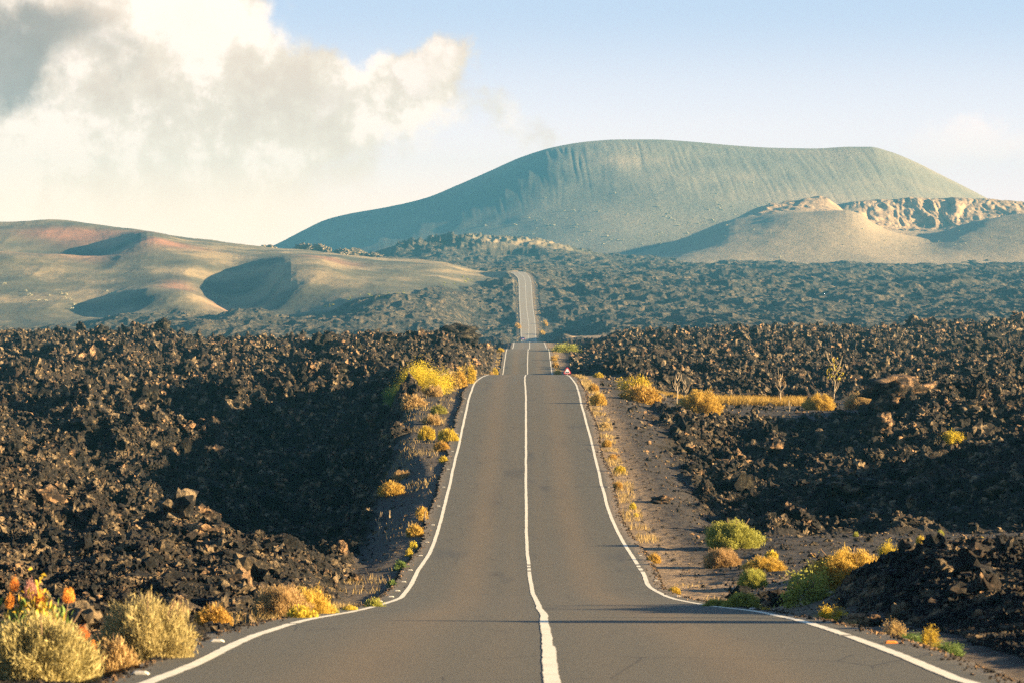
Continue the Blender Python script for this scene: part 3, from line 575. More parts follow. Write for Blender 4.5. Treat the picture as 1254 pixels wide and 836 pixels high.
# where the lava is seen (sampling density only)
qc = np.arange(-30, 1286, 4.0); qd = np.exp(np.linspace(math.log(24), math.log(640), 1500))
Yq = np.repeat(qd[None, :], len(qc), 0); Xq = (qc[:, None] - CX) / F * Yq
Zq = land(Xq, Yq, False); rowq = HY - Zq / Yq * F
run = np.minimum.accumulate(rowq, 1); prev = np.concatenate([np.full((len(qc), 1), 900.0), run[:, :-1]], 1)
gain = np.clip(prev - rowq, 0, 12) * (rowq < 860)
_, _, roughq, _, _, _, _, _ = zones(Xq, Yq)
wgt = (gain * (roughq > 0.55)).ravel(); wgt = wgt / wgt.sum()
NR = 150000
ids = rng.choice(len(wgt), NR, p=wgt)
ci, di = np.unravel_index(ids, gain.shape)
pxr = qc[ci] + rng.uniform(-3, 3, NR); dr = qd[di] * (1 + rng.uniform(-0.004, 0.004, NR))
ex = 22000
pxr = np.concatenate([pxr, rng.uniform(-60, 2300, ex)]); dr = np.concatenate([dr, np.exp(rng.uniform(math.log(26), math.log(130), ex))]); NR += ex
xr_ = (pxr - CX) / F * dr
_, sr_, rr_, _, _, _, _, _ = zones(xr_, dr)
spx = np.clip(rng.lognormal(0, 0.52, NR), 0.35, 3.6) * np.interp(dr, [26, 45, 80, 150, 400], [3.6, 3.3, 2.6, 2.2, 2.0])
spx = spx * (0.65 + 0.9 * vnoise((pxr - CX) / F * dr / 2.2, dr / 4.0, 77))
size = np.clip(spx * dr / F * 0.60, 0.03, 1.1)
keep = (rr_ > 0.5) & (sr_ > 0.35 + size)
xr_, dr, size = xr_[keep], dr[keep], size[keep]
zr_ = land(xr_, dr); NR = len(xr_)
print('rubble', NR)
def merge_rocks(name, xs_, ys_, zs_, sizes, mats, sink=0.1, seed=5, mi=None):
    r = np.random.default_rng(seed); Vs = []; Fs = []; mm = []; k = 0
    n = len(xs_)
    q = r.standard_normal((n, 4)); q /= np.linalg.norm(q, axis=1)[:, None]
    w, x, y, z = q.T
    Rm = np.stack([1 - 2 * (y * y + z * z), 2 * (x * y - z * w), 2 * (x * z + y * w), 2 * (x * y + z * w), 1 - 2 * (x * x + z * z), 2 * (y * z - x * w), 2 * (x * z - y * w), 2 * (y * z + x * w), 1 - 2 * (x * x + y * y)], 1).reshape(-1, 3, 3)
    sc = sizes[:, None] * r.uniform(0.7, 1.25, (n, 3)); sc[:, 2] *= 0.95
    pid = np.where(sizes * F / ys_ > 3.2, r.integers(0, 6, n), r.integers(6, len(PROT), n))
    for p in range(len(PROT)):
        m = np.where(pid == p)[0]
        if not len(m): continue
        pv, pf_ = PROT[p]
        V = np.einsum('nij,vj->nvi', Rm[m], pv) * sc[m][:, None, :]
        V[:, :, 0] += xs_[m][:, None]; V[:, :, 1] += ys_[m][:, None]; V[:, :, 2] += (zs_[m] + sink * sizes[m])[:, None]
        Fa = pf_[None] + (np.arange(len(m)) * len(pv))[:, None, None] + k
        Vs.append(V.reshape(-1, 3)); Fs.append(Fa.reshape(-1, 3)); k += len(m) * len(pv)
        if mi is not None: mm.append(np.repeat(mi[m], len(pf_)))
    return mesh_np(name, np.concatenate(Vs), np.concatenate(Fs), mats, None, False, np.concatenate(mm) if mi is not None else None)
mi = (rng.random(NR) < 0.16).astype(int)
me = merge_rocks('lava_rubble', xr_, dr, zr_, size, [M_ROCK, M_ROCK2], 0.12, 5, mi)
tag(link('lava_rubble', me), kind='stuff', label='jagged black and brown clinker covering the lava field')
BIGP = []
for k in range(4):
    m = rock_mesh('clinker', 3, 120 + k, 1.05, None, (1, 0.85, 0.8), 0.6)
    v = np.zeros(len(m.vertices) * 3, np.float32); m.vertices.foreach_get('co', v); f = np.array([p.vertices[:] for p in m.polygons], np.int32)
    BIGP.append((v.reshape(-1, 3), f)); bpy.data.meshes.remove(m)
nb = 900; bi = rng.choice(len(wgt), nb, p=wgt); bc, bd = np.unravel_index(bi, gain.shape)
bpx = qc[bc] + rng.uniform(-3, 3, nb); by = qd[bd]; bx = (bpx - CX) / F * by
_, bs_, br_, _, _, _, _, _ = zones(bx, by)
bsz = np.clip(rng.lognormal(0, 0.55, nb), 0.5, 3.0) * np.interp(by, [26, 60, 150, 400], [13, 11, 9, 6.5]) * by / F * 0.6
kb = (br_ > 0.5) & (bs_ > 0.6 + bsz) & (by > 38); bx, by, bsz = bx[kb], by[kb], bsz[kb]
_P = PROT; PROT = BIGP * 4
me = merge_rocks('lava_block', bx, by, land(bx, by), bsz, [M_ROCK, M_ROCK2, M_DARK], 0.05, 15, rng.choice(3, len(bx), p=[0.45, 0.25, 0.30]))
PROT = _P
tag(link('lava_blocks', me), kind='stuff', label='larger broken lava blocks standing out of the clinker')
# gravel spilled on the asphalt edges
ng = 7000; gd = np.exp(rng.uniform(math.log(25), math.log(290), ng)); gs = rng.random(ng) < 0.5
go = np.abs(rng.normal(0, 0.13, ng)) - 0.12
gx = np.where(gs, right_edge(gd) - go, left_edge(gd) + go)
gsz = rng.uniform(0.006, 0.020, ng) * np.interp(gd, [25, 290], [1, 2.2])
me = merge_rocks('loose_grit', gx, gd, zr(gd) - np.where(go < 0, 0.06, 0.0), gsz, [M_ROCK2], 0.3, 18, np.zeros(ng, int))
tag(link('loose_grit', me), kind='stuff', label='loose grit along both edges of the asphalt')
# cinder pebbles on banks, track and bench
NP_ = 26000
pp = np.concatenate([rng.uniform(420, 600, 6000), rng.uniform(735, 1254, NP_ - 6000)]); pd = np.exp(rng.uniform(math.log(40), math.log(275), NP_)); px_x = (pp - CX) / F * pd
_, s_, r_, sd_, fl_, _, _, _ = zones(px_x, pd)
kp = (fl_ > 0.4) & (s_ > 0.7); px_x, pd = px_x[kp], pd[kp]
psz = np.clip(rng.lognormal(0.55, 0.55, len(pd)), 0.8, 6.5) * np.where(s_[kp] > 2.2, 1.25, 0.8) * pd / F * 0.5
me = merge_rocks('cinder_pebbles', px_x, pd, land(px_x, pd), psz, [M_ROCK, M_ROCK2], 0.1, 8, (rng.random(len(pd)) < 0.3).astype(int))
tag(link('cinder_gravel', me), kind='stuff', label='loose cinder stones on the road banks and dirt track')

# ------------------------------------------------------------------ placing by what the terrain shows
def find(px, row, d0=24.0, d1=3200.0, fine=False):
    d = np.exp(np.linspace(math.log(d0), math.log(d1), 3000)); x = (px - CX) / F * d
    z = land(x, d, fine); r = HY - z / d * F
    k = np.where(r <= row)[0]
    i = int(k[0]) if len(k) else len(d) - 1
    return float(x[i]), float(d[i]), float(land(x[i:i + 1], d[i:i + 1])[0])

# ------------------------------------------------------------------ plants
def foliage_mesh(name, kind, n, seed, mat, w=0.014, squash=0.8, lean=0.0):
    r = np.random.default_rng(seed)
    nc = 26                                   # clumps
    ca = r.uniform(0, 2 * math.pi, nc); ce = np.arcsin(np.clip(r.uniform(-0.05, 1, nc), 0, 1)); cr_ = r.uniform(0.55, 0.98, nc)
    cc = np.stack([np.cos(ca) * np.cos(ce) * cr_, np.sin(ca) * np.cos(ce) * cr_, np.sin(ce) * cr_ * squash + 0.05], 1)
    cs = r.uniform(0.16, 0.36, nc)
    if kind == 'fuzzy':
        a = r.uniform(0, 2 * math.pi, n); e = np.arcsin(np.clip(r.uniform(-0.08, 1, n), -0.08, 1))
        dirv = np.stack([np.cos(a) * np.cos(e), np.sin(a) * np.cos(e), np.sin(e)], 1); dirv[:, :2] *= (0.70 + 0.30 * np.clip((e + 0.08) / 0.5, 0, 1))[:, None]
        lump = 0.84 + 0.12 * np.sin(a * 3 + seed) * np.cos(e * 4 + seed * 2) + 0.11 * np.sin(a * 8 + seed * 5 + 3 * e) * np.cos(7 * e + seed) + 0.05 * r.standard_normal(n)
        R = lump * np.where(r.random(n) < 0.72, r.uniform(0.86, 1.02, n), r.uniform(0.35, 0.9, n))
        tip = dirv * R[:, None]; tip[:, 2] *= squash
        L = r.uniform(0.12, 0.30, n) * (0.45 if w < 0.01 else 0.75 if w < 0.02 else 1.0)
        gd = dirv * 0.8 + r.standard_normal((n, 3)) * 0.45 + np.array([lean, 0, 0.30]); gd /= np.linalg.norm(gd, axis=1)[:, None]
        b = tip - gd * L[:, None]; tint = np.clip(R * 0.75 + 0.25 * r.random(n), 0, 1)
        side = np.cross(gd, r.standard_normal((n, 3))); side /= np.linalg.norm(side, axis=1)[:, None]
        ww = w * r.uniform(0.6, 1.5, n)[:, None]
        mid = b + gd * (L * 0.55)[:, None]
        V = np.stack([b - side * ww * 0.5, mid - side * ww, tip, mid + side * ww], 1)
    else:
        c = r.integers(0, nc, n)
        p = cc[c] + r.standard_normal((n, 3)) * cs[c][:, None] * 0.55
        p[:, 2] = np.abs(p[:, 2])
        nrm = r.standard_normal((n, 3)) + np.array([0, -0.2, 0.8]); nrm /= np.linalg.norm(nrm, axis=1)[:, None]
        t = np.cross(nrm, r.standard_normal((n, 3))); t /= np.linalg.norm(t, axis=1)[:, None]; s = np.cross(nrm, t)
        L = (w * 2.6 * r.uniform(0.6, 1.4, n))[:, None]; W = L * 0.42
        V = np.stack([p - t * L, p - s * W + nrm * W * 0.3, p + t * L, p + s * W + nrm * W * 0.3], 1)
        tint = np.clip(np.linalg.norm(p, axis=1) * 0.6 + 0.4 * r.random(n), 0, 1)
    V = V.reshape(-1, 3); V[:, 2] = np.maximum(V[:, 2], -0.05)
    return mesh_np(name, V, np.arange(4 * n).reshape(n, 4), [mat], dict(tint=np.repeat(tint, 4)), False)
def tube(P, R, k=5):
    P = [Vector(p) for p in P]; V = []; Fc = []
    for i, p in enumerate(P):
        t = (P[min(i + 1, len(P) - 1)] - P[max(i - 1, 0)]).normalized()
        a = t.cross(Vector((0.31, 0.2, 0.93))).normalized(); b = t.cross(a)
        for j in range(k):
            th = 2 * math.pi * j / k; V.append(tuple(p + (a * math.cos(th) + b * math.sin(th)) * R[i]))
    for i in range(len(P) - 1):
        for j in range(k):
            Fc.append((i * k + j, i * k + (j + 1) % k, (i + 1) * k + (j + 1) % k, (i + 1) * k + j))
    return V, Fc
def tubes_mesh(name, lst, mat, k=5):
    V = []; Fc = []
    for P, R in lst:
        v, f = tube(P, R, k); o = len(V); V += v; Fc += [tuple(i + o for i in q) for q in f]
    return mesh_np(name, V, Fc, [mat], None, True)
def stems_mesh(name, seed, mat, n=12, h=0.75, r0=0.022):
    r = random.Random(seed); L = []
    for i in range(n):
        a = r.uniform(0, 6.28); sp = r.uniform(0.15, 0.7); z = h * r.uniform(0.7, 1.1)
        p0 = (0.05 * math.cos(a), 0.05 * math.sin(a), -0.08); p1 = (sp * 0.4 * math.cos(a + .2), sp * 0.4 * math.sin(a + .2), z * 0.45); p2 = (sp * math.cos(a), sp * math.sin(a), z)
        L.append(([p0, p1, p2], [r0, r0 * 0.7, r0 * 0.25]))
    return tubes_mesh(name, L, mat)
FM = {}
def fol(style, color, dens):
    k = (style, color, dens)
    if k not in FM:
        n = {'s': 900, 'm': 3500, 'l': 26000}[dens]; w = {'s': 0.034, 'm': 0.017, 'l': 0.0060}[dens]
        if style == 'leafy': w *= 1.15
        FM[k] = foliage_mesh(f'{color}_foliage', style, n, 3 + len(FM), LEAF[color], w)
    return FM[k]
STM = stems_mesh('stems', 4, M_STEM)
protos = {}
def bush(px, row, wpx, hpx, style, color, label, group='bushes along the road and on the lava', cat='bush', name=None, d=None, dens=None, stems=True, sink=0.04, fine=True, dmin=24.0):
    """row = row of the foot of the bush in the photograph, wpx/hpx = size there"""
    if d is None: x, y, z = find(px, row, dmin)
    else:
        y = d; x = (px - CX) / F * d; z = zland(x, y)
    W = wpx * 1.14 * y / F / 2; Hh = hpx * 1.12 * y / F
    dens = dens or ('l' if wpx > 60 else 'm' if wpx > 18 else 's')
    nm = name or {'fuzzy': 'bush', 'leafy': 'shrub'}[style]
    key = (nm, style, color, dens, stems)
    if key not in protos:
        e = bpy.data.objects.new(nm, None); COL.objects.link(e)
        link('foliage', fol(style, color, dens), e)
        if stems and dens != 's': link('stems', STM, e)
        protos[key] = e; o = e
    else: o = copy_tree(protos[key])
    o.location = (x, y, z - sink * Hh); o.scale = (W / 0.93, W / 0.93, Hh / 0.86)
    # turn about the vertical only
    o.rotation_euler = (0, 0, random.uniform(0, 6.28))
    tag(o, label, cat, group)
    return o
B = bush
GL = 'bushes on the left verge'; GR = 'bushes on the right verge'; GT = 'bushes on the cinder bench'; GG = 'bushes by the gravel lay-by'
B(178, 820, 124, 94, 'fuzzy', 'pale', 'big pale green fuzzy bush beside the left edge of the asphalt', GL, d=30.6)
B(48, 880, 150, 92, 'fuzzy', 'pale', 'large pale bush at the bottom left corner, cut by the frame', GL, d=28.0)
B(140, 842, 60, 52, 'fuzzy', 'tan', 'small dry tuft between the two big pale bushes by the left road edge', GL, d=29.2)
B(262, 740, 48, 32, 'fuzzy', 'orange', 'small rusty orange bush on the lava behind the big pale bush', GL, d=44)
B(345, 742, 72, 46, 'fuzzy', 'tan', 'wide dry brown bush behind the bright yellow one left of the road', GL, d=49)
B(378, 744, 62, 44, 'fuzzy', 'orange', 'dry orange bush touching the wide brown bush left of the road', GL, d=50)
B(369, 757, 44, 30, 'fuzzy', 'yellow', 'brightest yellow round bush beside the left road line', GL, d=45.5)
B(402, 736, 28, 24, 'fuzzy', 'green', 'small yellow green bush right of the dry orange one, left verge', GL, d=51)
B(458, 737, 28, 21, 'fuzzy', 'green', 'little green yellow bush where the left line bends sharply', GL, d=63)
B(428, 748, 26, 17, 'fuzzy', 'yellow', 'low yellow tuft close to the left line before its bend', GL, d=55)
B(412, 751, 18, 12, 'fuzzy', 'tan', 'low pale tuft next to the yellow tuft near the left line bend', GL, d=52.5)
B(349, 765, 14, 11, 'fuzzy', 'orange', 'tiny orange tuft at the asphalt edge below the bright yellow bush', GL, d=42.3, stems=False)
B(508, 656, 23, 17, 'fuzzy', 'orange', 'round orange bush on the shaded bank left of the road', GL)
B(516, 638, 13, 15, 'leafy', 'orange', 'twiggy orange sprig just above the round orange bush on the bank', GL)
B(506, 672, 10, 8, 'leafy', 'yellow', 'tiny bright yellow plant below the round orange bush', GL)
B(501, 681, 9, 8, 'leafy', 'yellow', 'tiny yellow green plant, lowest on the shaded bank', GL)
B(491, 698, 18, 10, 'leafy', 'shade', 'dark green low plant in the shadow of the road bank', GL)
B(482, 720, 14, 9, 'leafy', 'shade', 'small dark green plant in shadow near the bend of the left line', GL)
B(479, 606, 34, 19, 'fuzzy', 'orange', 'dry orange grass clump on the dark slope left of the road', GL)
B(492, 587, 26, 13, 'fuzzy', 'tan', 'flat tan grass clump above the orange clump on the dark slope', GL)
B(543, 563, 12, 10, 'fuzzy', 'yellow', 'smallest yellow tuft at the foot of the row beside the left line', GL, d=158)
B(541, 548, 21, 14, 'fuzzy', 'orange', 'round orange bush under the brightest ball in the row by the left line', GL, d=166)
B(549, 536, 28, 20, 'fuzzy', 'yellow', 'brightest round yellow bush in the row nearest the left line', GL, d=172)
B(522, 534, 23, 20, 'fuzzy', 'yellow', 'yellow bush left of the bright ball in the row by the left line', GL, d=174)
B(529, 518, 24, 14, 'fuzzy', 'tan', 'flattened tan yellow bush above the pair of yellow bushes on the left', GL, d=184)
B(537, 504, 22, 13, 'fuzzy', 'green', 'greenish rounded bush at the top of the row by the left line', GL, d=192)
B(505, 495, 34, 20, 'fuzzy', 'tan', 'tan bush in front of the large leafy yellow shrub', GL, d=200)
B(531, 484, 26, 16, 'fuzzy', 'tan', 'tan bush against the right foot of the large leafy yellow shrub', GL, d=214)
B(476, 490, 20, 9, 'fuzzy', 'tan', 'low tan clump left of the tan bush under the leafy shrub', GL, d=205)
B(516, 482, 60, 31, 'leafy', 'leafy', 'large bright yellow leafy shrub left of the road crest', GL, name='shrub', dens='l', d=218)
B(486, 484, 26, 26, 'leafy', 'shade', 'dark green side bush at the left of the large yellow shrub', GL, dens='m', d=219)
B(556, 476, 26, 20, 'leafy', 'orange', 'thin twiggy orange shrub between the yellow shrub and the crest', GL, dens='m', d=230)
B(572, 470, 20, 22, 'leafy', 'leafy', 'thin yellow sprig closest to the road crest on the left', GL, dens='m', d=238)
B(606, 460, 9, 12, 'fuzzy', 'yellow', 'narrow yellow tuft left of the road just beyond the crest', GL, dmin=300)
B(600, 459, 10, 6, 'fuzzy', 'tan', 'tan tuft left of the road beyond the crest, beside the narrow one', GL, dmin=300)
B(613, 431, 11, 6, 'fuzzy', 'yellow', 'yellow tuft left of the road at the second crest', GL, dmin=480)
# right
B(785, 492, 54, 24, 'fuzzy', 'orange', 'spreading golden bush on the bench right of the crest', GT)
B(776, 480, 34, 18, 'leafy', 'leafy', 'leafy yellow top growing behind the golden bush on the bench', GT, dens='m')
B(858, 507, 56, 32, 'fuzzy', 'orange', 'rounded golden bush beside the pale bare saplings on the bench', GT, dens='l')
B(1004, 502, 40, 22, 'fuzzy', 'orange', 'tan dome bush left of the tall thin tree on the bench', GT, dens='l')
B(1057, 501, 46, 24, 'fuzzy', 'tan', 'wide tan dome bush right of the tall thin tree on the bench', GT, dens='l')
B(1165, 548, 24, 15, 'leafy', 'leafy', 'small yellow plant alone on the right lava mound', GT, dens='m')
B(733, 462, 14, 8, 'fuzzy', 'yellow', 'low green yellow tuft right of the road crest', GR)
for i, (x, y, w, h, c, l) in enumerate([(733, 496, 22, 18, 'orange', 'widest golden tuft on the right verge near the crest'), (727, 480, 14, 12, 'orange', 'golden tuft just under the crest on the right verge'), (743, 547, 13, 10, 'orange', 'orange tuft midway down the right verge'),
        (741, 523, 12, 9, 'tan', 'tan tuft between golden and orange tufts on the right verge'), (750, 562, 12, 8, 'orange', 'small orange tuft above the bright green one on the right verge'), (759, 579, 16, 11, 'yellow', 'bright green yellow tuft on the right verge halfway down the slope'),
        (757, 599, 13, 11, 'orange', 'orange tuft below the bright green one on the right verge'), (775, 623, 10, 10, 'yellow', 'yellow tuft set slightly out on the cinder bank'), (779, 633, 7, 6, 'yellow', 'tiny yellow tuft close below the one on the cinder bank'),
        (801, 689, 18, 14, 'orange', 'round orange tuft beside the broken part of the right line'), (826, 728, 17, 12, 'yellow', 'yellow tuft at the sharp bend of the right line')]):
    B(x, y, w, h, 'fuzzy', c, l, GR, dens='m' if w > 12 else 's', stems=False)
B(896, 672, 70, 38, 'fuzzy', 'green', 'big bright yellow green bush at the mouth of the dirt track', GG, dens='l')
B(884, 694, 46, 26, 'fuzzy', 'tan', 'brown bush with a dark left side in front of the big green one', GG, dens='l')
B(920, 664, 34, 14, 'leafy', 'green', 'thin green plant behind the big yellow green bush', GG, dens='m')
B(936, 700, 52, 20, 'fuzzy', 'orange', 'low golden bush behind the brown boulders of the lay-by', GG, dens='l')
B(945, 684, 18, 14, 'fuzzy', 'yellow', 'small yellow bush on top of the low golden one', GG)
B(1040, 706, 96, 46, 'fuzzy', 'orange', 'largest orange bush at the near edge of the dirt track', GG, dens='l', d=64)
B(990, 712, 52, 38, 'leafy', 'green', 'green leafy bush against the left side of the largest orange bush', GG, dens='m', d=63)
B(1088, 694, 22, 18, 'leafy', 'yellow', 'sprig of yellow leaves right of the largest orange bush', GG, dens='m', d=66)
B(922, 720, 36, 26, 'fuzzy', 'green', 'upright green yellow bush behind the pair at the lay-by edge', GG, dens='l')
B(909, 742, 46, 27, 'fuzzy', 'green', 'rounded green bush second from the left beside the right line', GG, dens='l', d=62)
B(877, 742, 38, 18, 'fuzzy', 'green', 'low green bush leftmost of the three beside the right line', GG, dens='l', d=64)
B(936, 750, 24, 14, 'fuzzy', 'yellow', 'small yellow bush rightmost of the three beside the right line', GG, d=55)
B(1128, 670, 14, 18, 'fuzzy', 'yellow', 'upright yellow tuft standing on the dirt track', GG, dens='m', d=110)
B(1152, 656, 9, 9, 'fuzzy', 'green', 'small green tuft at the far edge of the dirt track', GG)
B(1048, 657, 8, 8, 'fuzzy', 'green', 'tiny yellow green tuft at the left of the far track edge', GG)
B(1202, 664, 9, 8, 'fuzzy', 'yellow', 'tiny tuft at the right end of the dirt track', GG)
B(1018, 748, 28, 20, 'leafy', 'leafy', 'low plant with yellow leaves among the near clinker', GG, dens='m', d=47)
B(1020, 762, 30, 10, 'fuzzy', 'tan', 'dry tan tuft between the near clinker and the right line', GG, dens='m', d=43)
B(1095, 782, 24, 20, 'leafy', 'tan', 'dry brown plant in the shade beside the right line', GG, dens='m', d=37.6)
B(1139, 800, 22, 21, 'leafy', 'yellow', 'yellow spiky plant lit in the shade beside the right line', GG, dens='m', d=34.5)
B(1115, 793, 30, 15, 'leafy', 'shade', 'dark green ground plant left of the yellow spiky plant', GG, dens='m', d=35.6)
B(1162, 806, 36, 16, 'leafy', 'shade', 'dark green ground plant right of the yellow spiky plant', GG, dens='m', d=33)
for i, (x, y, w, h, l) in enumerate([(678, 442, 9, 8, 'upper golden tuft right of the road between the two crests'), (680, 450, 10, 8, 'middle golden tuft right of the road between the two crests'), (683, 459, 10, 8, 'lower golden tuft right of the road between the two crests')]):
    B(x, y, w, h, 'fuzzy', 'orange', l, GR, dmin=420)
B(692, 431, 32, 9, 'leafy', 'green', 'green shrub patch right of the second crest', GR, dmin=430, dens='m')
B(668, 399, 7, 8, 'fuzzy', 'orange', 'far orange tuft right of the distant road', GR, dmin=1200)
B(664, 410, 8, 7, 'fuzzy', 'orange', 'far yellow tuft right of the distant road, nearest the crest', GR, dmin=1200)
B(634, 402, 9, 8, 'fuzzy', 'orange', 'far orange tuft left of the distant road', GR, dmin=1200)
# leafy plant with orange and mauve seed heads, bottom left
def seedhead(px, row, wpx, hpx, d, label, heads):
    x = (px - CX) / F * d; z = zland(x, d); u = d / F
    e = bpy.data.objects.new('flowering_shrub', None); COL.objects.link(e); e.location = (x, d, z - 0.05); tag(e, label, 'shrub', 'leafy shrubs with orange seed heads')
    f = link('foliage', foliage_mesh('foliage', 'leafy', 1500, int(px) + 5, LEAF['leafy'], 0.026), e); f.scale = (wpx * u / 2, wpx * u / 2, hpx * u * 1.12)
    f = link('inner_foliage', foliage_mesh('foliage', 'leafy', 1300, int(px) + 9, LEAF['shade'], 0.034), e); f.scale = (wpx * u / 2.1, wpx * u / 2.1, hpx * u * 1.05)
    for hx, hy, hw, hh, c in heads:
        dx = (hx - px) * u; top = -(hy - HY) * u - z + 0.05
        h = link('seed_head', foliage_mesh('seed_head', 'fuzzy', 1500, int(hx), LEAF[c], 0.019, 1.0), e)
        h.location = (dx, -0.05, top - hh * u); h.scale = (hw * u / 2 * random.uniform(0.8, 1.2), hw * u / 2, hh * u * random.uniform(0.85, 1.25)); h.rotation_euler = (random.uniform(-0.15, 0.15), random.uniform(-0.3, 0.3), random.uniform(0, 6))
        st = link('stem', tubes_mesh('stem', [([(dx * 0.4, 0, 0), (dx * 0.8, -0.03, (top - hh * u) * 0.6), (dx, -0.05, top - hh * u * 0.7)], [0.008, 0.006, 0.004])], M_STEM), e)
    return e
seedhead(46, 800, 92, 92, 31.5, 'leafy shrub with orange and mauve seed heads above the corner bush', [(18, 700, 15, 22, 'bloom'), (38, 704, 20, 26, 'mauve'), (50, 716, 16, 26, 'bloom'), (86, 713, 20, 22, 'bloom'), (12, 722, 16, 20, 'bloom'), (48, 750, 14, 18, 'bloom')])
seedhead(100, 812, 44, 40, 30.2, 'small leafy shrub with amber seed heads between the big pale bushes', [(101, 764, 22, 18, 'bloom'), (116, 782, 10, 14, 'bloom')])

# thin trees and bare sticks on the bench
def spindly(px, row, top, d, label, kind, leafcol=None, seed=1, n=3):
    r = random.Random(seed); x = (px - CX) / F * d; z = zland(x, d); u = d / F; Hh = (row - top) * u
    e = bpy.data.objects.new(kind, None); COL.objects.link(e); e.location = (x, d, z - 0.05); tag(e, label, 'tree' if kind != 'dead_stalk' else 'dead plant', 'thin trees and bare stalks')
    P = [(0, 0, -0.1)]; 
    for i in range(1, 6): P.append((0.03 * Hh * r.uniform(-1, 1), 0.03 * Hh * r.uniform(-1, 1), Hh * 0.17 * i))
    link('trunk', tubes_mesh('trunk', [(P, [1.0 * u * (1 - 0.12 * i) for i in range(6)])], M_PALEW), e)
    L = []
    tips = []
    for i in range(n * 5):
        t = r.uniform(0.05 if kind == 'dead_stalk' else 0.35, 0.9); a = r.uniform(0, 6.28); ln = Hh * r.uniform(0.15, 0.4)
        p0 = Vector((0, 0, Hh * 0.85 * t)); p2 = p0 + Vector((math.cos(a) * ln * 0.45, math.sin(a) * ln * 0.45, ln * 0.9)); p1 = (p0 + p2) / 2 + Vector((math.cos(a), math.sin(a), 0)) * ln * 0.12
        L.append(([p0, p1, p2], [0.55 * u, 0.4 * u, 0.2 * u])); tips.append(p2)
    link('limbs', tubes_mesh('limbs', L, M_PALEW, 4), e)
    if leafcol:
        f = link('crown', foliage_mesh('crown', 'leafy', 75, seed, LEAF[leafcol], 0.035), e)
        f.scale = (Hh * 0.17, Hh * 0.17, Hh * 0.42); f.location = (0, 0, Hh * 0.55)
    return e
spindly(1022, 500, 432, 232, 'tallest thin tree with sparse yellow leaves between two dome bushes', 'young_tree', 'leafy', 3)
spindly(955, 492, 448, 250, 'pale forked bare sapling standing in the dry grass strip', 'young_tree', 'tan', 5, 2)
spindly(829, 508, 462, 226, 'pale bare sapling left of the rounded golden bush', 'young_tree', None, 7, 2)
spindly(839, 508, 470, 227, 'slimmer bare sapling touching the rounded golden bush', 'young_tree', None, 9, 2)
spindly(966, 505, 488, 228, 'short bare twig leaning at the right of the forked sapling', 'dead_stalk', None, 10, 1)
x_, y_, z_ = find(463, 656)
spindly(464, 656, 626, y_, 'dead brown forked stalk on the shaded slope left of the road', 'dead_stalk', None, 11, 2)
x_, y_, z_ = find(478, 640)
spindly(477, 636, 618, y_, 'grey dead stalk right of the forked brown one on the shaded slope', 'dead_stalk', None, 13, 1)
x_, y_, z_ = find(515, 640)
spindly(520, 638, 620, y_, 'orange dead sprig at the top of the shaded bank beside the asphalt', 'dead_stalk', None, 15, 1)

# dry grass strips and verge weeds (uncountable)
def grass_obj(name, pts, h, mat, label, seed=1, w=0.35):
    r = np.random.default_rng(seed); n = len(pts); pts = np.asarray(pts)
    a = r.uniform(0, 6.28, n); L = h * r.uniform(0.5, 1.3, n) * pts[:, 3]; ww = (pts[:, 1] / F * w)
    b = pts[:, :3]; s = np.stack([np.cos(a), np.sin(a), 0 * a], 1) * ww[:, None]
    t = b + np.stack([r.standard_normal(n) * L * 0.35, r.standard_normal(n) * L * 0.35, L], 1)
    V = np.stack([b - s, b + s, t + s * 0.3, t - s * 0.3], 1).reshape(-1, 3)
    me = mesh_np(name, V, np.arange(4 * n).reshape(n, 4), [mat], dict(tint=np.repeat(r.random(n), 4)), False)
    return tag(link(name, me), label, kind='stuff')
def scatter(pxa, pxb, da, db, n, seed, sc=1.0):
    r = np.random.default_rng(seed); d = r.uniform(da, db, n); p = r.uniform(pxa, pxb, n); x = (p - CX) / F * d
    k = fbm(x / 1.3, d / 3.0, 2, seed) > -0.15
    x, d = x[k], d[k]; return np.stack([x, d, land(x, d), np.full(len(x), sc)], 1)
pts = np.concatenate([scatter(878, 985, 248, 262, 7000, 3), scatter(800, 880, 255, 262, 1200, 4, 0.6)])
grass_obj('dry_grass', pts, 0.5, LEAF['orange'], 'strip of golden dry grass across the cinder bench')
def verge(side, d0, d1, n, off0, off1, seed, thr=0.05, sc=1.0):
    r = np.random.default_rng(seed); d = r.uniform(d0, d1, n); o = r.uniform(off0, off1, n)
    x = (right_edge(d) + o) if side > 0 else (left_edge(d) - o)
    k = fbm(x * 0.5, d / 2.2, 3, seed) > thr
    x, d = x[k], d[k]; return np.stack([x, d, land(x, d), np.full(len(x), sc)], 1)
pts = np.concatenate([verge(1, 115, 285, 9000, 0.15, 0.9, 5, 0.08), verge(1, 60, 92, 2500, 0.5, 3.5, 6, 0.22, 0.5), verge(1, 300, 520, 3000, 0.1, 0.8, 7), verge(-1, 300, 520, 1500, 0.1, 0.8, 8),
                      verge(1, 38, 60, 2600, 0.1, 0.7, 9, 0.15, 0.4), verge(-1, 44, 72, 3200, 0.1, 1.3, 10, 0.05, 0.7), verge(-1, 150, 285, 5000, 0.5, 3.4, 13, 0.12, 1.2), verge(-1, 80, 150, 1600, 0.2, 1.6, 14, 0.2, 0.9), verge(1, 1430, 1850, 1500, 0.3, 3.0, 11, 0.18, 1.6), verge(-1, 1430, 1850, 700, 0.3, 1.6, 12, 0.2, 1.6)])
grass_obj('verge_grass', pts, 0.17, LEAF['tan'], 'short dry weeds growing along the road verges', 4)

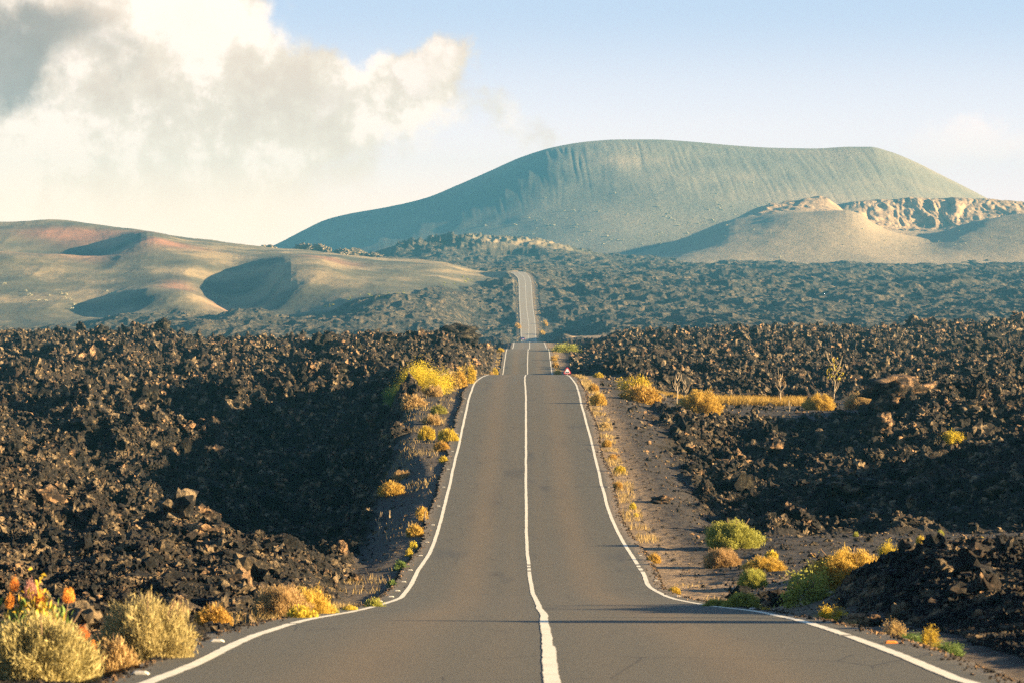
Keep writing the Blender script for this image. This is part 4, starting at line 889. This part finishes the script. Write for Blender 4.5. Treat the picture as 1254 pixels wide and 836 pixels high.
# pale shrubs on the dunes and the far slopes
def blob_foliage(name, n, seed, mat):
    return foliage_mesh(name, 'fuzzy', n, seed, mat, 0.16, 0.8)
M_PALESHRUB = mat_plain('pale_shrub', (0.42, 0.38, 0.26), 0.9, 0, 0.1)
DF = blob_foliage('foliage', 170, 5, M_PALESHRUB); DG = blob_foliage('foliage', 170, 6, LEAF['green'])
def far_shrub(x, y, z, w, h, me, label, group, cat='shrub'):
    o = bpy.data.objects.new('desert_shrub', me); COL.objects.link(o); o.location = (x, y, z - 0.1 * h); o.scale = (w / 2, w / 2, h); o.rotation_euler = (0, 0, random.uniform(0, 6.28)); tag(o, label, cat, group); return o
for px, py, w, h, l in [(5, 348, 8, 3, 'pale shrub at the left edge of the photo on the dune'), (32, 356, 5, 4, 'small shrub touching the roundest pale shrub on the dune'), (37, 361, 9, 5, 'roundest pale shrub on the left dune'), (47, 368, 9, 3.5, 'flat pale shrub lowest of the left dune group'),
        (56, 368, 6, 3, 'flat shrub right of the lowest one on the left dune'), (61, 362, 5, 3, 'single shrub midway between the two dune groups'), (75, 360, 5, 5, 'top left shrub of the right dune cluster'), (81, 361, 6, 4, 'top shrub of the right dune cluster'),
        (80, 365, 5, 3.5, 'second row shrub of the right dune cluster'), (86, 367, 6, 4, 'third row shrub of the right dune cluster'), (91, 373, 7, 4, 'shrub under the right dune cluster'), (88, 378, 10, 5, 'lowest and widest shrub of the right dune cluster'), (131, 357, 4, 3, 'tiny shrub by the dark pebbly patch on the dune')]:
    x, y, z = find(px, py, 1500); far_shrub(x, y, z, w * y / F, h * y / F, DF, l, 'pale shrubs on the left dune')
r = random.Random(4)
for i in range(26):
    px = r.uniform(395, 590); py = np.interp(px, [395, 440, 500, 560, 600], [378, 363, 358, 343, 334]) + r.uniform(-3, 5)
    x, y, z = find(px, py, 1450); far_shrub(x, y, z, r.uniform(2, 5) * y / F, r.uniform(1.5, 3.2) * y / F, DG, 'small green shrub at the foot of the right end of the dunes', 'shrubs along the dune foot')
for i in range(95):
    t = r.random()
    if t < 0.45: px = r.gauss(860, 45); py = r.gauss(272, 16)
    elif t < 0.7: px = r.gauss(700, 70); py = r.gauss(285, 12)
    else: px = r.uniform(620, 900); py = r.uniform(232, 300)
    if py < 222 or py > 302: continue
    x, y, z = mountain_z(px, py); w = r.uniform(2.0, 5.0) * y / F; far_shrub(x, y, z, w, w * 0.6, DF, 'tiny pale shrub dotting the slope of the big ash mountain', 'shrubs dotting the mountain')
def crater_pt(px_, py_):
    d = np.linspace(2640, 3240, 900); z = bil(CPX, CG, 2550.0, 3700.0, 500, (px_ - CX) / F * d, d); rr = HY - z / d * F
    k = np.where(rr <= py_)[0]
    if not len(k): return None
    i = k[0]; return ((px_ - CX) / F * d[i], float(d[i]), float(z[i]))
for i in range(46):
    px = r.uniform(880, 1254); py = r.uniform(266, 320)
    if r.random() < 0.35: px = r.gauss(1165, 30); py = r.gauss(296, 8)
    q = crater_pt(px, py)
    if q is None or q[1] > 3100: continue
    w = r.uniform(2.0, 4.5) * q[1] / F; far_shrub(*q, w, w * 0.6, DF, 'tiny pale shrub on the front slope of the crater hill', 'shrubs on the crater hill')

# ------------------------------------------------------------------ single boulders and crags
RM = [rock_mesh('boulder', 4, 60 + k, 0.62, M_ROCK, (1, 0.85, 0.9), 0.25, True) for k in range(4)]
RMr = [rock_mesh('boulder', 4, 70 + k, 0.55, M_ROCK2, (1, 0.85, 0.9), 0.2, True) for k in range(3)]
RMd = [rock_mesh('boulder', 4, 80 + k, 0.5, M_DARK, (1, 0.85, 1.0), 0.2, True) for k in range(2)]
RMc = [rock_mesh('crag', 5, 90 + k, 0.75, M_CRAG, (1, 0.7, 0.8), 0.5, True) for k in range(3)]
def boulder(px, row, wpx, hpx, me, label, group, d=None, dmin=24.0, name='boulder', cat='boulder', sink=0.3, rot=None):
    if d is None: x, y, z = find(px, row, dmin)
    else: y = d; x = (px - CX) / F * d; z = zland(x, y)
    u = y / F; o = bpy.data.objects.new(name, me); COL.objects.link(o)
    o.location = (x, y, z + hpx * u * (0.5 - sink)); o.scale = (wpx * u / 1.7, wpx * u / 1.7, hpx * u / 1.6); o.rotation_euler = (0, 0, random.uniform(0, 6.28) if rot is None else rot)
    tag(o, label, cat, group); return o
GBk = 'boulders on the left lava'; GBr = 'boulders on the right lava'
for a in [(199, 408, 18, 14, RMd[0], 'dark peaked rock highest on the left lava skyline', GBk), (393, 434, 28, 22, RMd[1], 'dark square block with a shaded face on the left lava skyline', GBk), (105, 447, 18, 24, RMd[0], 'dark upright block on the left lava', GBk),
          (118, 449, 14, 16, RMd[1], 'dark block right of the upright one on the left lava', GBk), (462, 522, 24, 16, RMr[0], 'orange lit boulder at the shadow edge left of the road', GBk), (380, 486, 12, 18, RMr[1], 'tall orange lit rock in the left lava', GBk),
          (330, 567, 18, 9, RMr[2], 'small pale rock at the edge of the deep shadow', GBk), (416, 682, 16, 15, RMr[1], 'brown lit rock in the shaded hollow left of the road', GBk), (434, 712, 14, 12, RMr[0], 'small reddish rock near the sharp bend of the left line', GBk),
          (418, 457, 30, 14, RMd[0], 'dark slanting slab in the left lava behind the yellow shrub', GBk), (20, 480, 22, 16, RM[1], 'rough brown block near the left edge of the lava', GBk), (560, 420, 50, 20, RMd[1], 'dark rugged hummock on the skyline just left of the road', GBk)]:
    boulder(*a[:5], a[5], a[6])
for a in [(1102, 500, 72, 34, RMr[1], 'large reddish boulder hump right of the dome bushes', GBr), (1190, 512, 40, 26, RM[1], 'brown lit rock on top of the right mound', GBr), (1078, 540, 34, 26, RMr[2], 'reddish crag below the large boulder hump', GBr), (1106, 546, 24, 20, RMr[0], 'bright brown boulder right of the reddish crag', GBr),
          (886, 563, 14, 16, RM[0], 'pointed grey brown rock above the shaded hollow', GBr), (961, 534, 14, 18, RMr[0], 'pale upright stone on the cinder below the dry grass', GBr), (835, 540, 18, 12, RMr[1], 'orange brown rock on the cinder bank', GBr), (862, 610, 12, 14, RMr[2], 'small lit stone at the top of the shaded hollow', GBr),
          (808, 615, 22, 10, RMr[0], 'flat reddish stone low on the cinder bank', GBr), (1040, 605, 60, 26, RM[2], 'broad lit clinker hump in the shaded hollow', GBr), (1140, 575, 46, 30, RM[3], 'rugged lump in the right lava above the hollow', GBr), (1222, 610, 50, 34, RM[0], 'rugged lump at the right edge of the lava above the track', GBr),
          (1200, 556, 30, 20, RM[1], 'dark brown block under the small yellow plant on the right mound', GBr), (948, 560, 22, 12, RMr[2], 'low brown slab right of the pointed rock', GBr), (870, 528, 22, 14, RM[3], 'rough brown block in front of the bare saplings', GBr)]:
    boulder(*a[:5], a[5], a[6])
for a in [(935, 715, 34, 18, RM[2], 'grey brown boulder between bushes at the lay-by', 'boulders at the lay-by', 74), (908, 705, 30, 22, RMd[0], 'dark boulder under the brown bush at the lay-by', 'boulders at the lay-by', 78), (958, 722, 36, 24, RMr[0], 'reddish boulder at the right of the lay-by', 'boulders at the lay-by', 69),
          (1049, 742, 32, 14, RMr[1], 'flat orange brown slab among the near clinker', 'boulders at the lay-by', 46), (1068, 752, 26, 15, RMr[2], 'pale brown stone below the flat orange slab', 'boulders at the lay-by', 43.5)]:
    boulder(*a[:7], d=a[7])
for px, row, w, h, d, l in [(1372, 735, 120, 150, 41.2, 'near dark lava crag past the right edge whose shadow lies across the road'), (1345, 745, 60, 62, 38.2, 'low dark lava crag past the right edge of the road'), (1266, 735, 26, 80, 44.5, 'upright dark rock on the right frame edge')]:
    boulder(px, row, w, h, RM[0] if d > 40 else RM[1], l, 'crags beside the right verge', d=d, name='lava_crag', sink=0.25)
for px, row, w, h, l, k in [(326, 303, 17, 8, 'round rocky knob on the dune skyline left of the mountain foot', 0), (371, 304, 28, 14, 'bluish crag on the dune crest under the mountain foot', 1), (396, 306, 26, 14, 'crag right of the bluish one on the dune crest', 2), (425, 309, 30, 12, 'spiky pale crag on the dune crest', 0), (455, 314, 22, 9, 'low crag at the right end of the dune crest', 1),
                            (352, 306, 10, 6, 'smallest rock on the dune crest', 2)]:
    boulder(px, row, w, h, RMc[k], l, 'crags on the dune crest', d=2420, name='crag', cat='rock')

# ------------------------------------------------------------------ road studs
def box(bm_list, c, s, rot=0):
    V, Fc = bm_list; k = len(V); cx, cy, cz = c; a, b, h = (v / 2 for v in s); cr, sr = math.cos(rot), math.sin(rot)
    for dx, dy, dz in [(-1, -1, -1), (1, -1, -1), (1, 1, -1), (-1, 1, -1), (-1, -1, 1), (1, -1, 1), (1, 1, 1), (-1, 1, 1)]:
        x, y = dx * a, dy * b; V.append((cx + x * cr - y * sr, cy + x * sr + y * cr, cz + dz * h))
    for f in [(0, 3, 2, 1), (4, 5, 6, 7), (0, 1, 5, 4), (1, 2, 6, 5), (2, 3, 7, 6), (3, 0, 4, 7)]: Fc.append(tuple(k + i for i in f))
def stud_meshes(mat):
    V = []; Fc = []
    prof_ = [(-.065, 0), (-.055, .012), (-.035, .020), (.035, .020), (.055, .012), (.065, 0)]
    for y in (-.05, -.03, .03, .05):
        k = 0.6 if abs(y) > .04 else 1
        for x, z in prof_: V.append((x, y, z * k))
    n = 6
    for j in range(3):
        for i in range(n - 1): Fc.append((j * n + i, j * n + i + 1, (j + 1) * n + i + 1, (j + 1) * n + i))
    return mesh_np('stud_body', V, Fc, [mat], None, False)
def make_stud(mat, refl):
    e = bpy.data.objects.new('road_stud', None); COL.objects.link(e); b = link('stud_body', stud_meshes(mat), e)
    L = ([], []); box(L, (0, -0.047, 0.009), (0.09, 0.012, 0.012)); link('reflector', mesh_np('reflector', L[0], L[1], [refl]), e); return e
su = None; sa = make_stud(M_AMBER, M_AMBER)
rows = [(27.4, 'white road stud lowest beside the left line'), (34.0, 'white road stud second lowest beside the left line')]
dd = [51.5, 57.5, 66.5, 72, 79, 85, 91, 98, 106, 114, 122, 131, 141, 152, 164, 177, 192, 208]
kk = 0
for d in [27.4, 34.0] + dd:
    if su is None: su = make_stud(M_STUD, M_STUD); o = su
    else: o = copy_tree(su)
    x = float(Lr(d)) - 0.25; o.location = (x, d, float(zr(d)) + 0.001); o.scale = (1.15, 1.1, 1.3)
    lab = {27.4: 'white road stud lowest in the frame beside the left line', 34.0: 'second lowest white road stud beside the left line'}.get(d, 'small pale road stud outside the left line on the climb to the crest')
    tag(o, lab, 'road stud', 'road studs outside the left line')
sa.location = (float(Rr(33.6)) + 0.22, 33.6, float(zr(33.6)) + 0.001); sa.scale = (1.15, 1.1, 1.3); tag(sa, 'single amber road stud in the shade at the right edge', 'road stud')
for d in [57, 68, 80, 92, 106, 122, 141, 164, 192]:
    o = copy_tree(su); o.location = (float(Rr(d)) + 0.27, d, float(zr(d)) + 0.001); o.scale = (0.9, 0.9, 1.0); tag(o, 'small pale road stud outside the right line', 'road stud', 'road studs outside the right line')

# ------------------------------------------------------------------ warning sign just beyond the first crest
def tri_plate(s, y, th, r=0.12):
    """rounded triangle of side s, centred, in the xz plane"""
    pts = []
    R = s / math.sqrt(3)
    for k in range(3):
        a0 = math.radians(90 + 120 * k); c = Vector(((R - 2 * r * s) * math.cos(a0), (R - 2 * r * s) * math.sin(a0)))
        for j in range(-3, 4):
            a = a0 + math.radians(20 * j); pts.append((c.x + r * s * math.cos(a) * 1.0, c.y + r * s * math.sin(a)))
    n = len(pts); V = [(x, y - th / 2, z) for x, z in pts] + [(x, y + th / 2, z) for x, z in pts] + [(0, y - th / 2, 0), (0, y + th / 2, 0)]
    T = []
    for i in range(n):
        j = (i + 1) % n; T += [(i, j, 2 * n), (j + n, i + n, 2 * n + 1), (i, i + n, j + n), (i, j + n, j)]
    return V, T
M_RED = mat_plain('sign_red', (0.62, 0.03, 0.04), 0.4); M_SWHITE = mat_plain('sign_white', (0.80, 0.79, 0.76), 0.4); M_SBLACK = mat_plain('sign_black', (0.02, 0.02, 0.02), 0.5); M_GALV = mat_plain('galvanised_steel', (0.42, 0.43, 0.42), 0.45, 0.6)
sd = 300.0; sxp = (694.8 - CX) / F * sd; cz = -(454.3 - HY) * sd / F
sg = bpy.data.objects.new('warning_sign', None); COL.objects.link(sg); gz = zland(sxp, sd); sg.location = (sxp, sd, gz)
tag(sg, 'triangular red bordered uneven road warning sign just past the crest', 'road sign')
hh = cz - gz
V, T = tri_plate(0.80, 0, 0.012); o = link('red_border', mesh_np('red_border', V, T, [M_RED]), sg); o.location = (0, 0, hh)
V, T = tri_plate(0.56, -0.011, 0.004); o = link('white_panel', mesh_np('white_panel', V, T, [M_SWHITE]), sg); o.location = (0, 0, hh)
V = []; n = 24
for i in range(n + 1):
    t = i / n; x = -0.17 + 0.34 * t; z = -0.095 + 0.075 * abs(math.sin(2 * math.pi * t)) ** 0.8
    V += [(x, -0.0165, -0.125), (x, -0.0165, z + 0.012)]
o = link('bump_symbol', mesh_np('bump_symbol', V, [(2 * i, 2 * i + 2, 2 * i + 3, 2 * i + 1) for i in range(n)], [M_SBLACK]), sg); o.location = (0, 0, hh)
link('post', tubes_mesh('post', [([(0, 0.03, -0.3), (0, 0.03, hh * 0.5), (0, 0.03, hh + 0.3)], [0.028] * 3)], M_GALV, 8), sg)

# ------------------------------------------------------------------ the parked car beyond the third crest
def make_car():
    e = bpy.data.objects.new('parked_car', None); COL.objects.link(e)
    body = mat_plain('car_paint', (0.045, 0.04, 0.16), 0.25, 0.3); glass = mat_plain('car_glass', (0.02, 0.025, 0.03), 0.08); rub = mat_plain('tyre_rubber', (0.02, 0.02, 0.02), 0.8); rimm = mat_plain('wheel_rim', (0.55, 0.55, 0.55), 0.3, 0.8)
    redl = mat_plain('tail_lamp', (0.5, 0.02, 0.02), 0.3); wht = mat_plain('number_plate', (0.75, 0.75, 0.72), 0.5)
    # side profile (y along the car, z up), lofted across
    P = [(-2.05, 0.35), (-2.1, 0.62), (-2.02, 0.98), (-1.75, 1.06), (-1.2, 1.44), (-0.4, 1.50), (0.35, 1.44), (1.05, 1.02), (1.85, 0.88), (2.1, 0.66), (2.1, 0.35)]
    V = []; Fc = []; sec = [(-0.86, 0.97, 0.0), (-0.80, 1.0, 0.0), (0.80, 1.0, 0.0), (0.86, 0.97, 0.0)]
    for x, k, _ in sec:
        for y, z in P:
            nx_ = x * (0.80 if z > 1.2 else 1.0); V.append((nx_, y * k, 0.30 + (z - 0.30) * k))
    n = len(P)
    for j in range(3):
        for i in range(n): a = j * n + i; b = j * n + (i + 1) % n; Fc.append((a, b, b + n, a + n))
    me = mesh_np('body', V, Fc, [body], None, False); me2 = bpy.data.meshes.new('body')
    import bmesh
    bm = bmesh.new(); bm.from_mesh(me); bm.verts.ensure_lookup_table()
    bm.faces.new([bm.verts[i] for i in range(n)][::-1]); bm.faces.new([bm.verts[3 * n + i] for i in range(n)]); bmesh.ops.recalc_face_normals(bm, faces=bm.faces); bm.to_mesh(me); bm.free()
    o = link('body', me, e); m = o.modifiers.new('bev', 'BEVEL'); m.width = 0.05; m.segments = 2
    def quad(nm, pts, mat): 
        off = Vector(pts[1]) - Vector(pts[0]); nn = off.cross(Vector(pts[2]) - Vector(pts[0])).normalized() * 0.02
        q = [tuple(Vector(p) + nn) for p in pts]; link(nm, mesh_np(nm, q, [(0, 1, 2, 3)], [mat]), e)
    quad('rear_window', [(-0.62, -1.72, 1.10), (0.62, -1.72, 1.10), (0.56, -1.28, 1.40), (-0.56, -1.28, 1.40)], glass)
    quad('windscreen', [(0.62, 1.0, 1.06), (-0.62, 1.0, 1.06), (-0.56, 0.42, 1.40), (0.56, 0.42, 1.40)], glass)
    for s in (-1, 1):
        p = [(s * 0.845, -1.4, 1.06), (s * 0.845, 0.75, 1.06), (s * 0.725, 0.28, 1.40), (s * 0.725, -1.1, 1.40)]
        quad('side_window', p if s > 0 else [p[1], p[0], p[3], p[2]], glass)
        L = ([], []); box(L, (s * 0.68, -2.09, 0.80), (0.26, 0.05, 0.18)); link('tail_light', mesh_np('tail_light', L[0], L[1], [redl]), e)
        L = ([], []); box(L, (s * 0.66, 2.06, 0.70), (0.30, 0.06, 0.14)); link('headlight', mesh_np('headlight', L[0], L[1], [rimm]), e)
        for y in (-1.3, 1.32):
            w = link('wheel', tubes_mesh('wheel', [([(s * 0.70, y, 0.31), (s * 0.89, y, 0.31)], [0.31, 0.31])], rub, 18), e)
            link('rim', tubes_mesh('rim', [([(s * 0.88, y, 0.31), (s * 0.905, y, 0.31), (s * 0.906, y, 0.31)], [0.19, 0.17, 0.01])], rimm, 14), w)
    L = ([], []); box(L, (0, -2.11, 0.60), (0.5, 0.03, 0.11)); link('number_plate', mesh_np('number_plate', L[0], L[1], [wht]), e)
    return e
car = make_car(); cd = 1452.0; car.location = ((639.3 - CX) / F * cd, cd, float(zr(cd)) + 0.02); car.rotation_euler = (0, 0, math.radians(14))
tag(car, 'dark blue car standing at the left side of the distant road', 'car')

# ------------------------------------------------------------------ air
bpy.context.view_layer.update()
L = ([], []); x0, x1, y0, y1, z0, z1 = -1500, 1900, -30, 5300, -60, 215
box(L, ((x0 + x1) / 2, (y0 + y1) / 2, (z0 + z1) / 2), (x1 - x0, y1 - y0, z1 - z0))
hm_ = bpy.data.materials.new('haze_air'); hm_.use_nodes = True; nt_ = hm_.node_tree; nt_.nodes.clear()
ho = nt_.nodes.new('ShaderNodeOutputMaterial'); hv = nt_.nodes.new('ShaderNodeVolumePrincipled'); nt_.links.new(hv.outputs[0], ho.inputs['Volume'])
hv.inputs['Color'].default_value = (0.075, 0.275, 0.44, 1); hv.inputs['Density'].default_value = 0.000128; hv.inputs['Anisotropy'].default_value = 0.0
tag(link('haze', mesh_np('haze', L[0], L[1], [hm_])), 'thin teal haze over the far lava and hills', kind='stuff')

# ------------------------------------------------------------------ sky
world = bpy.data.worlds.new('World'); scene.world = world; world.use_nodes = True
W = world.node_tree; W.nodes.clear()
class WN(NT):
    def __init__(s): s.t = W
wn = WN()
wo = wn.n('ShaderNodeOutputWorld'); bg = wn.n('ShaderNodeBackground'); wn.l(bg.outputs[0], wo.inputs[0]); bg.inputs['Strength'].default_value = 0.05
sky = wn.n('ShaderNodeTexSky'); sky.sky_type = 'NISHITA'; sky.sun_disc = False; sky.sun_elevation = SUN_EL; sky.sun_rotation = math.radians(90 + 10); sky.air_density = 0.7; sky.dust_density = 0.3; sky.ozone_density = 2.0
tc = wn.n('ShaderNodeTexCoord').outputs['Generated']
sep = wn.n('ShaderNodeSeparateXYZ'); wn.l(tc, sep.inputs[0]); DX, DY, DZ = sep.outputs
def nz(scale, detail, rough, sc=(1, 1, 1), loc=(0, 0, 0), dist=0.0):
    mp = wn.n('ShaderNodeMapping'); mp.inputs['Scale'].default_value = sc; mp.inputs['Location'].default_value = loc; wn.l(tc, mp.inputs[0])
    return wn.noise(scale, detail, rough, mp.outputs[0], dist)
n1 = nz(22, 8, 0.60); n2 = nz(55, 7, 0.62, loc=(3, 1, 2)); n3 = nz(11, 5, 0.55, loc=(7, 2, 5))
M = wn.math
# warped direction: puffy edges
wx = M('ADD', DX, M('MULTIPLY', M('SUBTRACT', n1, 0.5), 0.060)); wx = M('ADD', wx, M('MULTIPLY', M('SUBTRACT', n2, 0.5), 0.020))
wz = M('ADD', DZ, M('MULTIPLY', M('SUBTRACT', nz(20, 8, 0.6, loc=(5, 5, 9)), 0.5), 0.050)); wz = M('ADD', wz, M('MULTIPLY', M('SUBTRACT', nz(60, 6, 0.6, loc=(1, 8, 4)), 0.5), 0.016))
def gauss(px, py, sx, sy, amp):
    a = M('DIVIDE', M('SUBTRACT', wx, (px - CX) / F), sx / F); b = M('DIVIDE', M('SUBTRACT', wz, (HY - py) / F), sy / F)
    e = M('ADD', M('MULTIPLY', a, a), M('MULTIPLY', b, b)); return M('MULTIPLY', M('POWER', 2.71828, M('MULTIPLY', e, -1.0)), amp)
def total(lst):
    t = None
    for g in lst:
        q = gauss(*g); t = q if t is None else M('ADD', t, q)
    return t
dens = total([(60, 60, 190, 160, 1.5), (235, 10, 85, 95, 1.0), (240, 130, 130, 95, 1.0), (415, 125, 110, 68, 1.15), (520, 92, 55, 50, 1.1), (-120, 60, 200, 240, 1.5), (130, 260, 330, 90, 1.0), (640, 150, 90, 40, 0.55), (1190, 185, 130, 42, 0.0)])
dens = M('ADD', dens, M('MULTIPLY', M('SUBTRACT', n2, 0.5), 0.75))
dens = M('ADD', dens, M('MULTIPLY', M('SUBTRACT', nz(130, 6, 0.65, loc=(4, 2, 7)), 0.5), 0.35))
def sstep(x, a, b):
    x_ = wn.n('ShaderNodeMapRange'); x_.interpolation_type = 'SMOOTHSTEP'; wn.l(x, x_.inputs[0]); x_.inputs[1].default_value = a; x_.inputs[2].default_value = b; return x_.outputs[0]
cm = sstep(dens, 0.36, 0.80)
# puffs lit from the right: the same billow noise read a little further towards the sun
def billow(off):
    a_ = nz(26, 7, 0.58, loc=(7 - 26 * off, 2, 5 - 26 * off * 0.8)); b_ = nz(75, 6, 0.6, loc=(1 - 75 * off, 3, 2 - 75 * off * 0.8)); c_ = nz(170, 5, 0.6, loc=(5 - 170 * off, 1, 6 - 170 * off * 0.8))
    return M('ADD', M('ADD', a_, M('MULTIPLY', b_, 0.5)), M('MULTIPLY', c_, 0.14))
relief = M('SUBTRACT', billow(0.0), billow(0.006))
dark = total([(85, 60, 75, 60, 0.95), (0, 95, 70, 50, 1.2), (160, 105, 45, 40, 0.6), (-60, 90, 80, 80, 0.8)])
dark = sstep(M('ADD', dark, M('MULTIPLY', M('SUBTRACT', n1, 0.5), 1.5)), 0.42, 1.45)
low = sstep(DZ, 0.060, 0.016)     # the bright band near the horizon, a low haze of cloud
low = M('MULTIPLY', low, M('ADD', 0.72, M('MULTIPLY', sstep(DX, 0.12, -0.05), 0.28)))
lowc = wn.mix(sstep(DX, -0.10, 0.10), (6.5, 4.7, 3.3), (6.4, 4.5, 3.9))
def C(c, k=1.0): return tuple(v * k for v in c)
K = 1.0
blue = wn.mix(sstep(DZ, 0.042, 0.092), C((4.5, 3.8, 3.85), K), C((2.25, 2.55, 3.3), K))
# clear sky from the sky texture away from this part, graded bluish pale here
front = M('MULTIPLY', sstep(DY, 0.90, 0.975), sstep(DZ, 0.30, 0.13))
skyc = wn.n('ShaderNodeMix'); skyc.data_type = 'RGBA'; wn.l(front, skyc.inputs[0]); wn.l(sky.outputs[0], skyc.inputs[6]); wn.l(blue, skyc.inputs[7])
bright = wn.mix(sstep(n3, 0.35, 0.65), C((4.0, 3.1, 2.35), K), C((4.4, 3.45, 2.75), K))
bright = wn.mix(sstep(relief, 0.02, -0.15), bright, C((3.65, 2.72, 2.05), K)); bright = wn.mix(sstep(relief, -0.02, 0.15), bright, C((5.3, 4.15, 3.4), K))
puff = total([(520, 85, 42, 46, 1.0), (420, 110, 40, 40, 0.6), (250, 40, 60, 70, 0.8)])
bright = wn.mix(M('MULTIPLY', sstep(puff, 0.25, 0.8), M('ADD', 0.35, sstep(n2, 0.35, 0.6)), True), bright, C((4.9, 3.85, 3.2), K))
darkc = C((1.25, 1.0, 0.85), K)
cloud = wn.mix(M('MULTIPLY', dark, 0.85), bright, darkc)
c = wn.mix(M('MULTIPLY', cm, 0.96), skyc.outputs[2], cloud)
lowk = wn.mix(0.0, lowc, lowc); mul = wn.n('ShaderNodeVectorMath'); mul.operation = 'SCALE'; wn.l(lowc, mul.inputs[0]); mul.inputs['Scale'].default_value = K
c = wn.mix(M('MULTIPLY', low, M('MULTIPLY', front, 0.94)), c, mul.outputs[0])
farc = M('MULTIPLY', sstep(total([(1190, 178, 120, 38, 1.0), (900, 150, 160, 22, 0.35)]), 0.25, 0.9), 0.75)
c = wn.mix(farc, c, C((5.3, 4.1, 3.7), K))
wn.l(c, bg.inputs['Color'])

# ------------------------------------------------------------------ sun, camera, output
sl = bpy.data.lights.new('sun', 'SUN'); sl.energy = 5.0; sl.angle = math.radians(0.55); sl.color = (1.0, 0.75, 0.42)
so = bpy.data.objects.new('sun', sl); COL.objects.link(so); so.rotation_euler = SUN_DIR.to_track_quat('Z', 'Y').to_euler(); so.location = (60, -20, 80)
cam = bpy.data.cameras.new('camera'); co = bpy.data.objects.new('camera', cam); COL.objects.link(co)
co.location = (0, 0, 0); co.rotation_euler = (math.radians(90), 0, 0)
cam.sensor_width = 36.0; cam.lens = 36.0 * F / 1254.0; cam.shift_y = -(418.0 - HY) / 1254.0; cam.clip_start = 0.5; cam.clip_end = 20000
cam.dof.use_dof = True; cam.dof.focus_distance = 210.0; cam.dof.aperture_fstop = 6.3
scene.camera = co
scene.render.engine = 'CYCLES'
scene.cycles.use_denoising = False
scene.cycles.max_bounces = 5; scene.cycles.diffuse_bounces = 2; scene.cycles.glossy_bounces = 1; scene.cycles.transmission_bounces = 2; scene.cycles.volume_bounces = 0; scene.cycles.transparent_max_bounces = 6
scene.cycles.sample_clamp_indirect = 4.0
scene.view_settings.view_transform = 'Standard'; scene.view_settings.look = 'None'; scene.view_settings.exposure = 2.6; scene.view_settings.gamma = 1.0
